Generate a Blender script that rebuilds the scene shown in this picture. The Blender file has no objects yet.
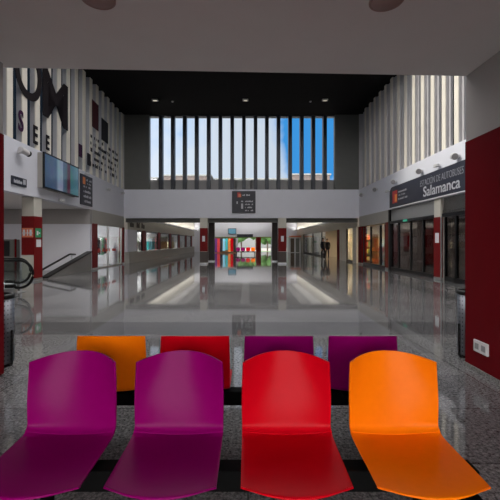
import bpy, bmesh, math, random
from mathutils import Vector, Matrix
random.seed(7)
scene = bpy.context.scene
COL = scene.collection
F, CX, CY, H = 367.0, 248.0, 242.0, 1.45

def PX(px, Y): return (px - CX) * Y / F
def PZ(py, Y): return H - (py - CY) * Y / F

# ------------------------------------------------------------------ materials
def new_mat(name):
    m = bpy.data.materials.new(name); m.use_nodes = True
    nt = m.node_tree
    return m, nt, nt.nodes['Principled BSDF']

def mat(name, col, rough=0.5, metal=0.0, var=0.0, scale=8.0, bump=0.0, spec=None, emit=None, coat=0.0):
    m, nt, b = new_mat(name)
    b.inputs['Base Color'].default_value = (*col, 1)
    b.inputs['Roughness'].default_value = rough
    b.inputs['Metallic'].default_value = metal
    if spec is not None: b.inputs['Specular IOR Level'].default_value = spec
    if coat: b.inputs['Coat Weight'].default_value = coat; b.inputs['Coat Roughness'].default_value = 0.15
    if emit:
        b.inputs['Emission Color'].default_value = (*emit[0], 1); b.inputs['Emission Strength'].default_value = emit[1]
    if var or bump:
        tc = nt.nodes.new('ShaderNodeTexCoord'); nz = nt.nodes.new('ShaderNodeTexNoise')
        nz.inputs['Scale'].default_value = scale; nz.inputs['Detail'].default_value = 5
        nt.links.new(tc.outputs['Object'], nz.inputs['Vector'])
        if var:
            mx = nt.nodes.new('ShaderNodeMix'); mx.data_type = 'RGBA'
            mx.inputs[6].default_value = (*[max(0, c * (1 - var)) for c in col], 1)
            mx.inputs[7].default_value = (*[min(1, c * (1 + var)) for c in col], 1)
            nt.links.new(nz.outputs['Fac'], mx.inputs[0]); nt.links.new(mx.outputs[2], b.inputs['Base Color'])
        if bump:
            bp = nt.nodes.new('ShaderNodeBump'); bp.inputs['Strength'].default_value = bump; bp.inputs['Distance'].default_value = 0.01
            nt.links.new(nz.outputs['Fac'], bp.inputs['Height']); nt.links.new(bp.outputs['Normal'], b.inputs['Normal'])
    return m

def glass(name, tint=(1, 1, 1), refl=0.08, rough=0.02):
    m = bpy.data.materials.new(name); m.use_nodes = True
    nt = m.node_tree; nt.nodes.clear()
    out = nt.nodes.new('ShaderNodeOutputMaterial'); mix = nt.nodes.new('ShaderNodeMixShader')
    tr = nt.nodes.new('ShaderNodeBsdfTransparent'); gl = nt.nodes.new('ShaderNodeBsdfGlossy'); lw = nt.nodes.new('ShaderNodeLayerWeight'); pw = nt.nodes.new('ShaderNodeMath'); fr = nt.nodes.new('ShaderNodeMapRange')
    tr.inputs[0].default_value = (*tint, 1); gl.inputs['Roughness'].default_value = rough
    lw.inputs['Blend'].default_value = .5; pw.operation = 'POWER'; pw.inputs[1].default_value = 4.5
    nt.links.new(lw.outputs['Facing'], pw.inputs[0]); nt.links.new(pw.outputs[0], fr.inputs[0]); fr.inputs[3].default_value = refl * .5; fr.inputs[4].default_value = .75
    nt.links.new(fr.outputs[0], mix.inputs[0]); nt.links.new(tr.outputs[0], mix.inputs[1]); nt.links.new(gl.outputs[0], mix.inputs[2])
    nt.links.new(mix.outputs[0], out.inputs[0])
    return m

def granite(name, base, tiles=True, rough=0.1, contrast=1.0):
    m, nt, b = new_mat(name)
    N, L = nt.nodes.new, nt.links.new
    tc = N('ShaderNodeTexCoord')
    v = N('ShaderNodeTexVoronoi'); v.inputs['Scale'].default_value = 95
    n1 = N('ShaderNodeTexNoise'); n1.inputs['Scale'].default_value = 38; n1.inputs['Detail'].default_value = 6; n1.inputs['Roughness'].default_value = 0.75
    n2 = N('ShaderNodeTexNoise'); n2.inputs['Scale'].default_value = 0.55; n2.inputs['Detail'].default_value = 3
    for n in (v, n1, n2): L(tc.outputs['Object'], n.inputs['Vector'])
    r1 = N('ShaderNodeValToRGB'); e = r1.color_ramp.elements
    c = contrast
    e[0].position = 0.36; e[0].color = (*[k * (1 - .78 * c) for k in base], 1)
    e[1].position = 0.66; e[1].color = (*[k * (1 + .75 * c) for k in base], 1)
    L(n1.outputs['Fac'], r1.inputs[0])
    mx = N('ShaderNodeMix'); mx.data_type = 'RGBA'; mx.blend_type = 'MULTIPLY'; mx.inputs[0].default_value = 0.6
    rv = N('ShaderNodeValToRGB'); rv.color_ramp.elements[0].color = (.35, .35, .36, 1); rv.color_ramp.elements[1].color = (1.4, 1.38, 1.36, 1)
    L(v.outputs['Color'], rv.inputs[0]); L(r1.outputs[0], mx.inputs[6]); L(rv.outputs[0], mx.inputs[7])
    m2 = N('ShaderNodeMix'); m2.data_type = 'RGBA'; m2.blend_type = 'MULTIPLY'; m2.inputs[0].default_value = 1
    r2 = N('ShaderNodeValToRGB'); r2.color_ramp.elements[0].position = .3; r2.color_ramp.elements[1].position = .7
    r2.color_ramp.elements[0].color = (.82, .82, .83, 1); r2.color_ramp.elements[1].color = (1.15, 1.15, 1.14, 1)
    L(n2.outputs['Fac'], r2.inputs[0]); L(mx.outputs[2], m2.inputs[6]); L(r2.outputs[0], m2.inputs[7])
    col = m2.outputs[2]
    b.inputs['Roughness'].default_value = rough
    if tiles:
        # slabs about 0.6 m with thin joints, and broad inlaid bands of darker slabs
        br = N('ShaderNodeTexBrick'); br.offset = 0.0; br.inputs['Scale'].default_value = 1.0
        br.inputs['Brick Width'].default_value = 1.2; br.inputs['Row Height'].default_value = 0.8
        br.inputs['Mortar Size'].default_value = 0.006; br.inputs['Mortar Smooth'].default_value = 0.2
        br.inputs['Color1'].default_value = (.86, .86, .87, 1); br.inputs['Color2'].default_value = (1.14, 1.14, 1.13, 1); br.inputs['Mortar'].default_value = (.42, .42, .42, 1)
        L(tc.outputs['Object'], br.inputs['Vector'])
        m3 = N('ShaderNodeMix'); m3.data_type = 'RGBA'; m3.blend_type = 'MULTIPLY'; m3.inputs[0].default_value = 1
        L(col, m3.inputs[6]); L(br.outputs['Color'], m3.inputs[7]); col = m3.outputs[2]
        sx = N('ShaderNodeSeparateXYZ'); L(tc.outputs['Object'], sx.inputs[0])
        def band(sock, centre, half):
            a = N('ShaderNodeMath'); a.operation = 'SUBTRACT'; a.inputs[1].default_value = centre; L(sock, a.inputs[0])
            k = N('ShaderNodeMath'); k.operation = 'ABSOLUTE'; L(a.outputs[0], k.inputs[0])
            q = N('ShaderNodeMath'); q.operation = 'LESS_THAN'; q.inputs[1].default_value = half; L(k.outputs[0], q.inputs[0])
            return q.outputs[0]
        acc = None
        for s in (band(sx.outputs[1], 12.9, .22), band(sx.outputs[1], 6.2, .45), band(sx.outputs[1], 18.6, .25), band(sx.outputs[0], -5.6, .3), band(sx.outputs[0], 5.4, .3)):
            if acc is None: acc = s
            else:
                a = N('ShaderNodeMath'); a.operation = 'MAXIMUM'; L(acc, a.inputs[0]); L(s, a.inputs[1]); acc = a.outputs[0]
        m4 = N('ShaderNodeMix'); m4.data_type = 'RGBA'; m4.blend_type = 'MULTIPLY'; m4.inputs[7].default_value = (.62, .62, .63, 1)
        sc_ = N('ShaderNodeMath'); sc_.operation = 'MULTIPLY'; sc_.inputs[1].default_value = 1.0
        L(acc, sc_.inputs[0]); L(sc_.outputs[0], m4.inputs[0]); L(col, m4.inputs[6]); col = m4.outputs[2]
        nr = N('ShaderNodeTexNoise'); nr.inputs['Scale'].default_value = 14; L(tc.outputs['Object'], nr.inputs['Vector'])
        mr = N('ShaderNodeMapRange'); mr.inputs[3].default_value = rough * .6; mr.inputs[4].default_value = rough * 1.5
        L(nr.outputs['Fac'], mr.inputs[0]); L(mr.outputs[0], b.inputs['Roughness'])
    L(col, b.inputs['Base Color'])
    return m

M = {}
M['floor'] = granite('polished_granite', (.155, .153, .155), True, .045)
M['granite'] = granite('granite_cladding', (.2, .195, .19), False, .3)
M['soffit'] = mat('grey_soffit_paint', (.70, .675, .665), .7, var=.04, scale=3)
M['white'] = mat('white_paint', (.69, .695, .76), .6, var=.03, scale=2)
M['beige'] = mat('beige_plaster', (.42, .4, .365), .7, var=.05, scale=3)
M['warmgrey'] = mat('warm_grey_plaster', (.33, .31, .3), .7, var=.05, scale=3)
M['cream'] = mat('cream_column_paint', (.6, .57, .5), .6, var=.04, scale=4)
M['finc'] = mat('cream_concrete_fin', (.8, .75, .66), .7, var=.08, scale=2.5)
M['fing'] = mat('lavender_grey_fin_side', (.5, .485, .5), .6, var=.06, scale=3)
M['maroon'] = mat('maroon_panel', (.12, .004, .007), .5, var=.1, scale=4, spec=.03)
M['red'] = mat('red_enamel_panel', (.17, .006, .007), .4, var=.08, scale=4, spec=.12)
M['orange_red'] = mat('rust_red_post', (.2, .02, .01), .4, var=.08, spec=.15)
M['dark'] = mat('dark_ceiling_paint', (.012, .011, .011), .9, var=.1, spec=.1)
M['darkpanel'] = mat('dark_green_grey_panel', (.12, .122, .113), .6, var=.1, scale=3)
M['bar'] = mat('dark_blue_grey_steel', (.042, .045, .056), .45, .2, var=.1)
M['black'] = mat('black_metal', (.01, .01, .01), .4, .3, var=.1)
M['bench_black'] = mat('matt_black_bench_steel', (.003, .003, .003), .7, var=.1, spec=.05)
M['frame'] = mat('black_door_frame', (.012, .012, .014), .35, .4, var=.1)
M['alu'] = mat('brushed_aluminium', (.5, .5, .5), .35, .8, var=.06)
M['steel'] = mat('stainless_steel', (.42, .43, .45), .35, .85, var=.08)
M['rubber'] = mat('black_rubber', (.008, .008, .008), .6, var=.1, spec=.15)
M['sign'] = mat('dark_navy_sign_board', (.022, .022, .034), .4, var=.06)
M['letters'] = mat('white_lettering', (.5, .5, .54), .5, var=.03)
M['greylet'] = mat('pale_grey_lettering', (.27, .27, .3), .5, var=.03)
M['signlamp'] = mat('pale_metal_strip', (.65, .65, .68), .4, var=.03)
M['logo_red'] = mat('logo_red', (.45, .03, .03), .5, var=.05)
M['logo_orange'] = mat('logo_orange', (.8, .24, .06), .5, var=.05)
M['mural'] = mat('dark_mural_letter_film', (.018, .014, .016), .6, var=.1, spec=.1)
M['mural_red'] = mat('wine_mural_film', (.06, .012, .014), .6, var=.1, spec=.1)
M['mural_purple'] = mat('purple_mural_film', (.05, .015, .05), .6, var=.1, spec=.1)
M['paper'] = mat('white_paper_notice', (.75, .75, .78), .7, var=.03)
M['green'] = mat('green_sign_film', (.02, .3, .12), .5, var=.05)
M['salmon'] = mat('orange_sign_film', (.75, .2, .1), .5, var=.05)
M['purple'] = mat('purple_plastic', (.2, .0005, .095), .3, var=.04, scale=30, spec=.05)
M['redp'] = mat('red_plastic', (.50, .0008, .008), .3, var=.04, scale=30, spec=.05)
M['orange'] = mat('orange_plastic', (.86, .17, .002), .3, var=.04, scale=30, spec=.05)
M['socket'] = mat('white_socket_plastic', (.62, .6, .6), .4, var=.03)
M['sockdark'] = mat('grey_socket_recess', (.25, .24, .25), .5, var=.03)
M['lampgrey'] = mat('grey_floodlight_metal', (.55, .55, .56), .5, .0, var=.06)
M['glass_clear'] = glass('clear_glass', (.97, .98, .98), .05)
M['glass_low'] = glass('low_reflection_glass', (.97, .98, .98), .0)
M['glass_shop'] = glass('shop_glass', (.85, .88, .88), .08)
M['glass_dark'] = glass('tinted_door_glass', (.42, .4, .4), .09)
M['glass_louvre'] = glass('blue_grey_louvre_glass', (.09, .115, .14), .06)
M['skin'] = mat('skin', (.45, .27, .2), .5, var=.05)
M['hair'] = mat('dark_hair', (.02, .015, .012), .6, var=.2)
M['navy'] = mat('navy_jacket_cloth', (.012, .016, .03), .8, var=.15, scale=20)
M['blackcloth'] = mat('black_trouser_cloth', (.01, .01, .012), .8, var=.15, scale=20)
M['wood'] = mat('warm_wood', (.4, .22, .09), .5, var=.25, scale=6)
M['lamp'] = mat('lit_lamp_lens', (.9, .9, .9), .3, emit=((1, .82, .62), .45))
M['lampwarm'] = mat('lit_warm_shop_lamp', (.9, .8, .6), .3, emit=((1, .75, .4), 6))
M['paving'] = mat('pale_paving', (.3, .29, .27), .8, var=.1, scale=1)
M['roofing'] = mat('grey_roofing', (.3, .3, .3), .9, var=.1, scale=1)
M['bwall1'] = mat('grey_brown_facade', (.085, .068, .062), .8, var=.2, scale=.6)
M['bwall2'] = mat('pale_grey_facade', (.17, .18, .175), .8, var=.1, scale=.6)
M['bark'] = mat('bark', (.1, .07, .05), .9, var=.2)
M['leaf'] = mat('green_leaves', (.05, .14, .025), .7, var=.5, scale=3)
M['grass'] = mat('lawn', (.09, .22, .04), .9, var=.3, scale=4)

# ------------------------------------------------------------------ builders
class B:
    def __init__(s): s.bm = bmesh.new()
    def box(s, x0, x1, y0, y1, z0, z1, bev=0):
        vs = [s.bm.verts.new(p) for p in [(x0,y0,z0),(x1,y0,z0),(x1,y1,z0),(x0,y1,z0),(x0,y0,z1),(x1,y0,z1),(x1,y1,z1),(x0,y1,z1)]]
        fs = [s.bm.faces.new([vs[i] for i in q]) for q in [(3,2,1,0),(4,5,6,7),(0,1,5,4),(1,2,6,5),(2,3,7,6),(3,0,4,7)]]
        if bev:
            es = list({e for f in fs for e in f.edges})
            bmesh.ops.bevel(s.bm, geom=es, offset=bev, segments=2, affect='EDGES', profile=.5)
        return s
    def prism(s, pts, z0, z1):
        a = sum(pts[i][0]*pts[(i+1)%len(pts)][1]-pts[(i+1)%len(pts)][0]*pts[i][1] for i in range(len(pts)))
        if a < 0: pts = pts[::-1]
        lo = [s.bm.verts.new((p[0],p[1],z0)) for p in pts]; hi = [s.bm.verts.new((p[0],p[1],z1)) for p in pts]
        s.bm.faces.new(lo[::-1]); s.bm.faces.new(hi); n = len(pts)
        for i in range(n): s.bm.faces.new([lo[i],lo[(i+1)%n],hi[(i+1)%n],hi[i]])
        return s
    def sideprism(s, yz, x0, x1):          # outline in the Y-Z plane, extruded in X
        lo = [s.bm.verts.new((x0,p[0],p[1])) for p in yz]; hi = [s.bm.verts.new((x1,p[0],p[1])) for p in yz]
        s.bm.faces.new(lo); s.bm.faces.new(hi[::-1]); n = len(yz)
        for i in range(n): s.bm.faces.new([lo[i],hi[i],hi[(i+1)%n],lo[(i+1)%n]])
        bmesh.ops.recalc_face_normals(s.bm, faces=s.bm.faces[:]); return s
    def tube(s, path, r, seg=10, closed=False):
        path = [Vector(p) for p in path]; rings = []; n = len(path)
        ref = Vector((0, 0, 1))
        for i, p in enumerate(path):
            a = path[(i-1) % n] if (closed or i) else p; b = path[(i+1) % n] if (closed or i < n-1) else p
            t = (b - a).normalized(); u = t.cross(ref)
            if u.length < .05: u = t.cross(Vector((1, 0, 0)))
            u.normalize(); w = u.cross(t).normalized()
            rr = r[i] if isinstance(r, (list, tuple)) else r
            rings.append([s.bm.verts.new(p + (u*math.cos(2*math.pi*k/seg) + w*math.sin(2*math.pi*k/seg))*rr) for k in range(seg)])
        for i in range(n if closed else n-1):
            A, C_ = rings[i], rings[(i+1) % n]
            for k in range(seg): s.bm.faces.new([A[k], A[(k+1)%seg], C_[(k+1)%seg], C_[k]])
        if not closed: s.bm.faces.new(rings[0][::-1]); s.bm.faces.new(rings[-1])
        bmesh.ops.recalc_face_normals(s.bm, faces=s.bm.faces[:]); return s
    def lathe(s, prof, c=(0,0,0), seg=28):   # prof: (radius, z)
        rings = []
        for r, z in prof:
            rings.append([s.bm.verts.new((c[0]+max(r,1e-4)*math.cos(2*math.pi*k/seg), c[1]+max(r,1e-4)*math.sin(2*math.pi*k/seg), c[2]+z)) for k in range(seg)])
        for A, C_ in zip(rings, rings[1:]):
            for k in range(seg): s.bm.faces.new([A[k], A[(k+1)%seg], C_[(k+1)%seg], C_[k]])
        bmesh.ops.recalc_face_normals(s.bm, faces=s.bm.faces[:]); return s
    def blob(s, c, r, sub=2, j=.0, sc=(1,1,1)):
        q = bmesh.ops.create_icosphere(s.bm, subdivisions=sub, radius=1)
        for v in q['verts']:
            k = r*(1+random.uniform(-j, j)); v.co = Vector((c[0]+v.co.x*k*sc[0], c[1]+v.co.y*k*sc[1], c[2]+v.co.z*k*sc[2]))
        return s

OFF = {}
def off(o):
    v = Vector((0,0,0))
    while o is not None:
        v += OFF.get(o.name, Vector((0,0,0))); o = o.parent
    return v
def obj(name, b, m, parent=None, smooth=False, at=None):
    """link the collected shapes as one mesh; coordinates are given in world space"""
    bm = b.bm if isinstance(b, B) else b
    me = bpy.data.meshes.new(name)
    o = bpy.data.objects.new(name, me); COL.objects.link(o)
    d = Vector((0,0,0))
    if parent is not None: o.parent = parent; d = off(parent)
    elif at is not None: o.location = at; OFF[o.name] = Vector(at); d = Vector(at)
    bmesh.ops.translate(bm, verts=bm.verts[:], vec=-d)
    bm.to_mesh(me); bm.free()
    if m: me.materials.append(m)
    if smooth:
        for p in me.polygons: p.use_smooth = True
    return o
def tag(o, label, cat, group=None, kind=None):
    o['label'] = label
    if cat: o['category'] = cat
    if group: o['group'] = group
    if kind: o['kind'] = kind
    return o
def thing(name, label, cat, loc=(0,0,0), group=None, kind=None):
    o = bpy.data.objects.new(name, None); COL.objects.link(o); o.location = loc; OFF[o.name] = Vector(loc)
    o.empty_display_size = .1
    return tag(o, label, cat, group, kind)
def struct(name, b, m, label=None, parent=None):
    o = obj(name, b, m, parent)
    if parent is None:
        o['kind'] = 'structure'
        if label: o['label'] = label
    return o
def sroot(name, label, loc=(0,0,0)):
    o = bpy.data.objects.new(name, None); COL.objects.link(o); o['kind'] = 'structure'; o['label'] = label
    o.location = loc; OFF[o.name] = Vector(loc)
    return o
def copy_tree(o, parent=None):
    c = o.copy(); COL.objects.link(c)
    if parent is not None: c.parent = parent
    for ch in list(o.children): copy_tree(ch, c)
    return c
def text_bm(s, size, mtx, depth=.004, font_sx=1.0, align='LEFT', offset=0.0):
    cu = bpy.data.curves.new('lettering_curve', 'FONT'); cu.body = s; cu.size = size; cu.extrude = depth; cu.align_x = align; cu.offset = offset
    o = bpy.data.objects.new('lettering_curve', cu); COL.objects.link(o)
    dg = bpy.context.evaluated_depsgraph_get()
    me = bpy.data.meshes.new_from_object(o.evaluated_get(dg))
    bm = bmesh.new(); bm.from_mesh(me)
    bpy.data.objects.remove(o); bpy.data.curves.remove(cu); bpy.data.meshes.remove(me)
    bmesh.ops.transform(bm, matrix=Matrix.Diagonal((font_sx, 1, 1, 1)), verts=bm.verts[:])
    bmesh.ops.transform(bm, matrix=mtx, verts=bm.verts[:])
    return bm
def frame_mtx(o, ex, ey):
    ex = Vector(ex).normalized(); ey = Vector(ey).normalized(); ez = ex.cross(ey)
    m = Matrix((ex, ey, ez)).transposed().to_4x4(); m.translation = Vector(o); return m

def XL(Y): return -7.84 - .027 * (Y - 11.6)      # the left wall of the hall opens out very slightly
XR = 7.33
YB = 24.2                                        # back wall of the hall
FT, FB, ZC = 4.91, 3.12, 9.85                    # fascia top, fascia bottom, hall ceiling
def lp(y0, y1, a, b):                            # plan quad along the left wall, a..b metres out from its face
    return [(XL(y0)+a, y0), (XL(y1)+a, y1), (XL(y1)+b, y1), (XL(y0)+b, y0)]

# ------------------------------------------------------------------ setting: floor, ceilings, walls
struct('floor', B().box(-13.2, 11, -3.6, 56, -.2, 0), M['floor'], 'polished speckled grey granite floor')
struct('ground', B().box(-80, 80, -70, 130, -.5, -.21), M['paving'], 'pale paving outside the building')
c0 = sroot('ceiling', 'plain grey soffit over the seats')
obj('soffit_panel', B().prism([(-3, -3.6), (2.9, -3.6), (2.9, 4.325), (-3, 4.095)], 3.40, 3.75), M['soffit'], c0)
wr = sroot('wall_right', 'maroon panelled wall beside the seats with plain plaster above')
obj('upper_plaster', B().box(2.56, 3.0, -3.6, 4.31, 2.62, 3.395), M['warmgrey'], wr)
obj('maroon_cladding', B().box(2.55, 3.0, -3.6, 4.31, .02, 2.62), M['maroon'], wr)
wl = sroot('wall_left', 'maroon panelled wall at the edge of the seats')
obj('upper_plaster', B().box(-3.0, -2.67, -3.6, 4.0, 2.62, 3.395), M['warmgrey'], wl)
obj('maroon_cladding', B().box(-3.0, -2.66, -3.6, 4.0, .02, 2.62), M['maroon'], wl)
struct('baseboard_right', B().box(2.535, 2.549, -3.6, 4.31, 0, .05), M['granite'], 'low grey stone skirting under the maroon wall')
struct('wall_front', B().box(-13.2, -3.0, 3.7, 4.0, 0, ZC).box(3.0, 11, 3.98, 4.3, 0, ZC).prism([(-3, 3.75), (-3, 4.05), (3, 4.28), (3, 3.98)], 3.76, ZC), M['warmgrey'], 'plaster wall over the near opening')
hc = sroot('ceiling_hall', 'black ceiling of the tall hall')
obj('ceiling_panel', B().box(-9, 8.2, 16.2, 24.8, ZC, ZC+.3).box(-9, 8.2, 3.7, 5.2, ZC, ZC+.3).box(-9, -6.6, 5.2, 16.2, ZC, ZC+.3).box(6.2, 8.2, 5.2, 16.2, ZC, ZC+.3), M['dark'], hc)
w = sroot('window_5', 'added unseen rooflight over the near half of the hall', (-.2, 10.7, ZC))  # rooflight invented out of view to light the hall
obj('pane', B().box(-6.6, 6.2, 5.2, 16.2, ZC+.18, ZC+.2), M['glass_clear'], w)
for k in range(1, 6):
    obj('glazing_bar', B().box(-6.6+k*2.13-.04, -6.6+k*2.13+.04, 5.2, 16.2, ZC+.1, ZC+.28), M['bar'], w)
# glazed front behind the camera
w = sroot('window_6', 'glazed entrance front behind the seats', (0, -3.6, 0))
obj('pane', B().box(-2.66, 2.55, -3.56, -3.54, .1, 3.38), M['glass_clear'], w)
for x in (-2.62, -.9, .85, 2.5):
    obj('mullion', B().box(x-.04, x+.04, -3.6, -3.5, 0, 3.39), M['bar'], w)
obj('rail', B().box(-2.66, 2.55, -3.6, -3.5, .02, .12).box(-2.66, 2.55, -3.6, -3.5, 3.3, 3.39), M['bar'], w)

# fascias
struct('trim_1', B().prism(lp(4, YB, 0, -.3), FB, FT), M['white'], 'white fascia band along the left side of the hall')
struct('trim_2', B().box(XR, XR+.3, 4.3, YB, FB, FT), M['white'], 'white fascia band along the right side of the hall')
struct('trim_3', B().box(XL(YB), XR, YB, YB+.3, 3.03, FT), M['white'], 'white fascia band across the back of the hall')
struct('trim_4', B().box(XL(YB), XR, 24.52, 24.9, 2.76, 3.4), M['darkpanel'], 'dark beam under the back fascia')
struct('ceiling_left', B().prism(lp(4, YB, -.3, -5.0), FB, FB+.25), M['soffit'], 'grey soffit of the left side aisle')
struct('ceiling_right', B().box(XR+.3, 11, 4.3, YB, FB, FB+.25), M['soffit'], 'grey soffit over the right hand entrance')

# back upper wall with its tall finned window
wb = sroot('wall_back', 'dark panels either side of the tall back window')
xw0, xw1 = PX(149, YB), PX(335, YB)
obj('dark_panel', B().box(XL(YB)-.2, xw0, YB, YB+.4, FT, ZC), M['darkpanel'], wb)
obj('dark_panel', B().box(xw1, XR+.2, YB, YB+.4, FT, ZC), M['darkpanel'], wb)
w = sroot('window_1', 'tall back window divided by dark vertical fins', (0, YB, FT))
obj('pane', B().box(xw0, xw1, YB+.42, YB+.44, FT, ZC), M['glass_low'], w)
obj('window_frame', B().box(xw0, xw1, YB+.3, YB+.5, FT-.02, FT+.05).box(xw0, xw1, YB+.1, YB+.5, ZC-.08, ZC), M['bar'], w)
for p in (160.3, 172.4, 184.3, 196.3, 208.4, 220.2, 232.1, 243.9, 255.6, 267, 278.7, 290.4, 302.1, 313.7, 325.3):
    x = PX(p, YB)
    obj('fin', B().box(x-.12, x+.12, YB+.05, YB+.45, FT, ZC), M['bar'], w)

# louvred side windows
def louvre(n, side, label):
    w = sroot(n, label, (0, 14, FT))
    if side < 0:
        obj('pane', B().prism(lp(4, YB, -.5, -.52), FT-.1, ZC), M['glass_louvre'], w)
        obj('sill', B().prism(lp(4, YB, -.3, -.6), FT-.3, FT-.02), M['white'], w)
    else:
        obj('pane', B().box(XR+.5, XR+.52, 4.3, YB, FT-.1, ZC), M['glass_louvre'], w)
        obj('sill', B().box(XR+.3, XR+.6, 4.3, YB, FT-.3, FT-.02), M['white'], w)
    obj('end_panel', B().box(XL(YB)-.6, XL(YB)+.02, 24.08, YB-.01, FT, ZC) if side < 0 else B().box(XR-.02, XR+.6, 24.08, YB-.01, FT, ZC), M['fing'], w)
    y = 23.75 if side < 0 else 22.9
    while y > 5.0:
        if side < 0:
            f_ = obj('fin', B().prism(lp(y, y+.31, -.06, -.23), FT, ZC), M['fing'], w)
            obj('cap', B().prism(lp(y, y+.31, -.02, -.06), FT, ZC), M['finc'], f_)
        else:
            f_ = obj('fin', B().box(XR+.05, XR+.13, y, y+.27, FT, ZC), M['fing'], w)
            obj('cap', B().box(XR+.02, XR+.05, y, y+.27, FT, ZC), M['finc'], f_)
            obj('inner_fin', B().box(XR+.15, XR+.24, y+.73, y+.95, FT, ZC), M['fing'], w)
        y -= .84
    return w
louvre('window_2', -1, 'left louvred window of pale vertical fins carrying dark letters')
louvre('window_3', 1, 'right louvred window of bright pale vertical fins')

# ------------------------------------------------------------------ left aisle
wt = sroot('wall_aisle', 'end wall of the left aisle, white below a beige band')
obj('beige_band', B().box(-13, XL(18.8)-.02, 18.68, 18.95, PZ(224, 18.7), FB), M['warmgrey'], wt)
obj('white_panel', B().box(-13, XL(18.8)-.02, 18.72, 18.95, 0, PZ(224, 18.7)), M['white'], wt)
struct('wall_aisle_side', B().box(-13.3, -13, 3.7, 24.6, 0, 3.4), M['white'], 'white outer wall of the left aisle')

def column(label, x0, x1, y0, y1, ztop, reds, group=None):
    t = tag(sroot('column', label, ((x0+x1)/2, (y0+y1)/2, 0)), label, 'column', group)
    obj('shaft', B().box(x0, x1, y0, y1, 0, ztop, .01), M['cream'], t)
    for (a, b, c, d, z0, z1) in reds:
        obj('red_cladding', B().box(a, b, c, d, z0, z1, .006), M['red'], t)
    obj('base', B().box(x0-.012, x1+.012, y0-.012, y1+.012, 0, .09), M['steel'], t)
    return t
x0, x1, y0, y1 = -8.38, -7.93, 13.6, 14.13
lc = column('cream column with red panels and signs, beside the ramp', x0, x1, y0, y1, FB,
       [(x0-.012, x1+.012, y0-.012, y1+.012, PZ(255, 13.6), 2.41), (x1-.004, x1+.014, y0-.013, y1+.013, .1, PZ(255, 13.6)+.01)])
z0, z1 = PZ(237.3, 13.6), PZ(228, 13.6)
obj('orange_sign', B().box(x0+.02, x1-.02, y0-.02, y0-.012, z0, z1), M['salmon'], lc)
for k, (a, b) in enumerate(((.05, .13), (.2, .24), (.3, .38))):
    obj('pictogram', B().box(x0+a, x0+b, y0-.025, y0-.02, z0+.06, z1-.06).box(x0+a-.02, x0+b+.02, y0-.025, y0-.02, z0+.14, z0+.18), M['paper'], lc)
obj('green_sign', B().box(x1+.012, x1+.02, y0+.06, y1-.08, z0, z1), M['green'], lc)
obj('pictogram', B().box(x1+.02, x1+.025, y0+.14, y0+.24, z0+.08, z1-.1).box(x1+.02, x1+.025, y0+.27, y0+.36, z0+.14, z0+.19), M['paper'], lc)
obj('notice', B().box(x1+.014, x1+.02, y0+.12, y1-.1, PZ(247, 13.7), PZ(239.5, 13.7)), M['paper'], lc)

# ramp parapet
yA, yB_ = 14.6, 18.66
xp = -7.95
rp = tag(obj('ramp_parapet', B().sideprism([(yA, 0), (yB_, 0), (yB_, .93), (yA, .02)], xp-.22, xp), M['granite'], at=(xp-.1, 16.8, 0)), 'grey granite parapet rising beside the ramp, dark edged', 'parapet')
obj('coping', B().sideprism([(yA-.05, .02), (yA-.05, .08), (yB_, .99), (yB_, .925)], xp-.24, xp+.02), M['black'], rp)
hr = thing('handrail', 'black metal handrail sloping above the granite ramp parapet', 'handrail', (-8.5, 16, 0))
xh = -8.45
obj('rail', B().tube([(xh, 14.3, .13), (xh, 14.9, .27), (xh, 17.35, .86), (xh, 17.5, .87), (xh, 17.95, .84)], .045), M['black'], hr, True)
for y, z in ((14.9, .27), (17.6, .86)):
    obj('post', B().tube([(xh, y, 0), (xh, y, z)], .02), M['steel'], hr, True)

# dark upright cabinet
Y = 18.3
cb = thing('cabinet', 'tall dark grey cabinet against the white aisle wall', 'cabinet', (PX(8, Y), Y, 0))
obj('body', B().box(PX(-4, Y), PX(15.5, Y), Y-.1, Y+.35, .02, 1.58, .02), M['darkpanel'], cb)
obj('front_panel', B().box(PX(-2, Y), PX(11, Y), Y-.13, Y-.1, .75, 1.5, .01), M['black'], cb)
obj('edge_strip', B().box(PX(16, Y), PX(17.4, Y), Y-.12, Y-.06, .02, 1.6), M['maroon'], cb)
obj('plinth', B().box(PX(-3, Y), PX(15, Y), Y-.06, Y+.3, 0, .03), M['black'], cb)

# escalator landing
Y = 9.7
ex, ez, er = PX(33, Y)-.36, .60, .36
es = thing('escalator', 'escalator end with glass balustrades and rounded black handrails', 'escalator', (-7, Y+.6, 0))
for dy in (0, 1.15):
    y = Y+dy
    ex = PX(33, Y)-.36-dy*.65
    pth = [(-8.2, y, ez+er)] + [(ex + er*math.sin(a), y, ez + er*math.cos(a)) for a in [math.pi*k/14 for k in range(15)]] + [(ex-.25, y, ez-er+.02)]
    obj('handrail', B().tube(pth, .035), M['rubber'], es, True)
    inner = [(p[0], p[2]) for p in pth]
    g = B()
    lo = [g.bm.verts.new((a, y-.006, b)) for a, b in [(-8.2, .2)] + [(-8.2, ez+er-.04)] + [(ex + (er-.04)*math.sin(q), ez + (er-.04)*math.cos(q)) for q in [math.pi*k/14 for k in range(15)]] + [(ex, .2)]]
    g.bm.faces.new(lo); r_ = bmesh.ops.extrude_face_region(g.bm, geom=g.bm.faces[:])
    bmesh.ops.translate(g.bm, verts=[v for v in r_['geom'] if isinstance(v, bmesh.types.BMVert)], vec=(0, .012, 0))
    obj('glass_balustrade', g, M['glass_shop'], es)
    obj('skirt', B().box(-8.2, ex-.1, y-.1, y+.1, 0, .24, .02), M['steel'], es)
    obj('handrail_inlet', B().box(ex-.36, ex-.12, y-.07, y+.07, .2, .33, .03), M['rubber'], es)
obj('floor_plate', B().box(-8.2, ex+.3, Y+.1, Y+1.05, 0, .02), M['steel'], es)

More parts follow.
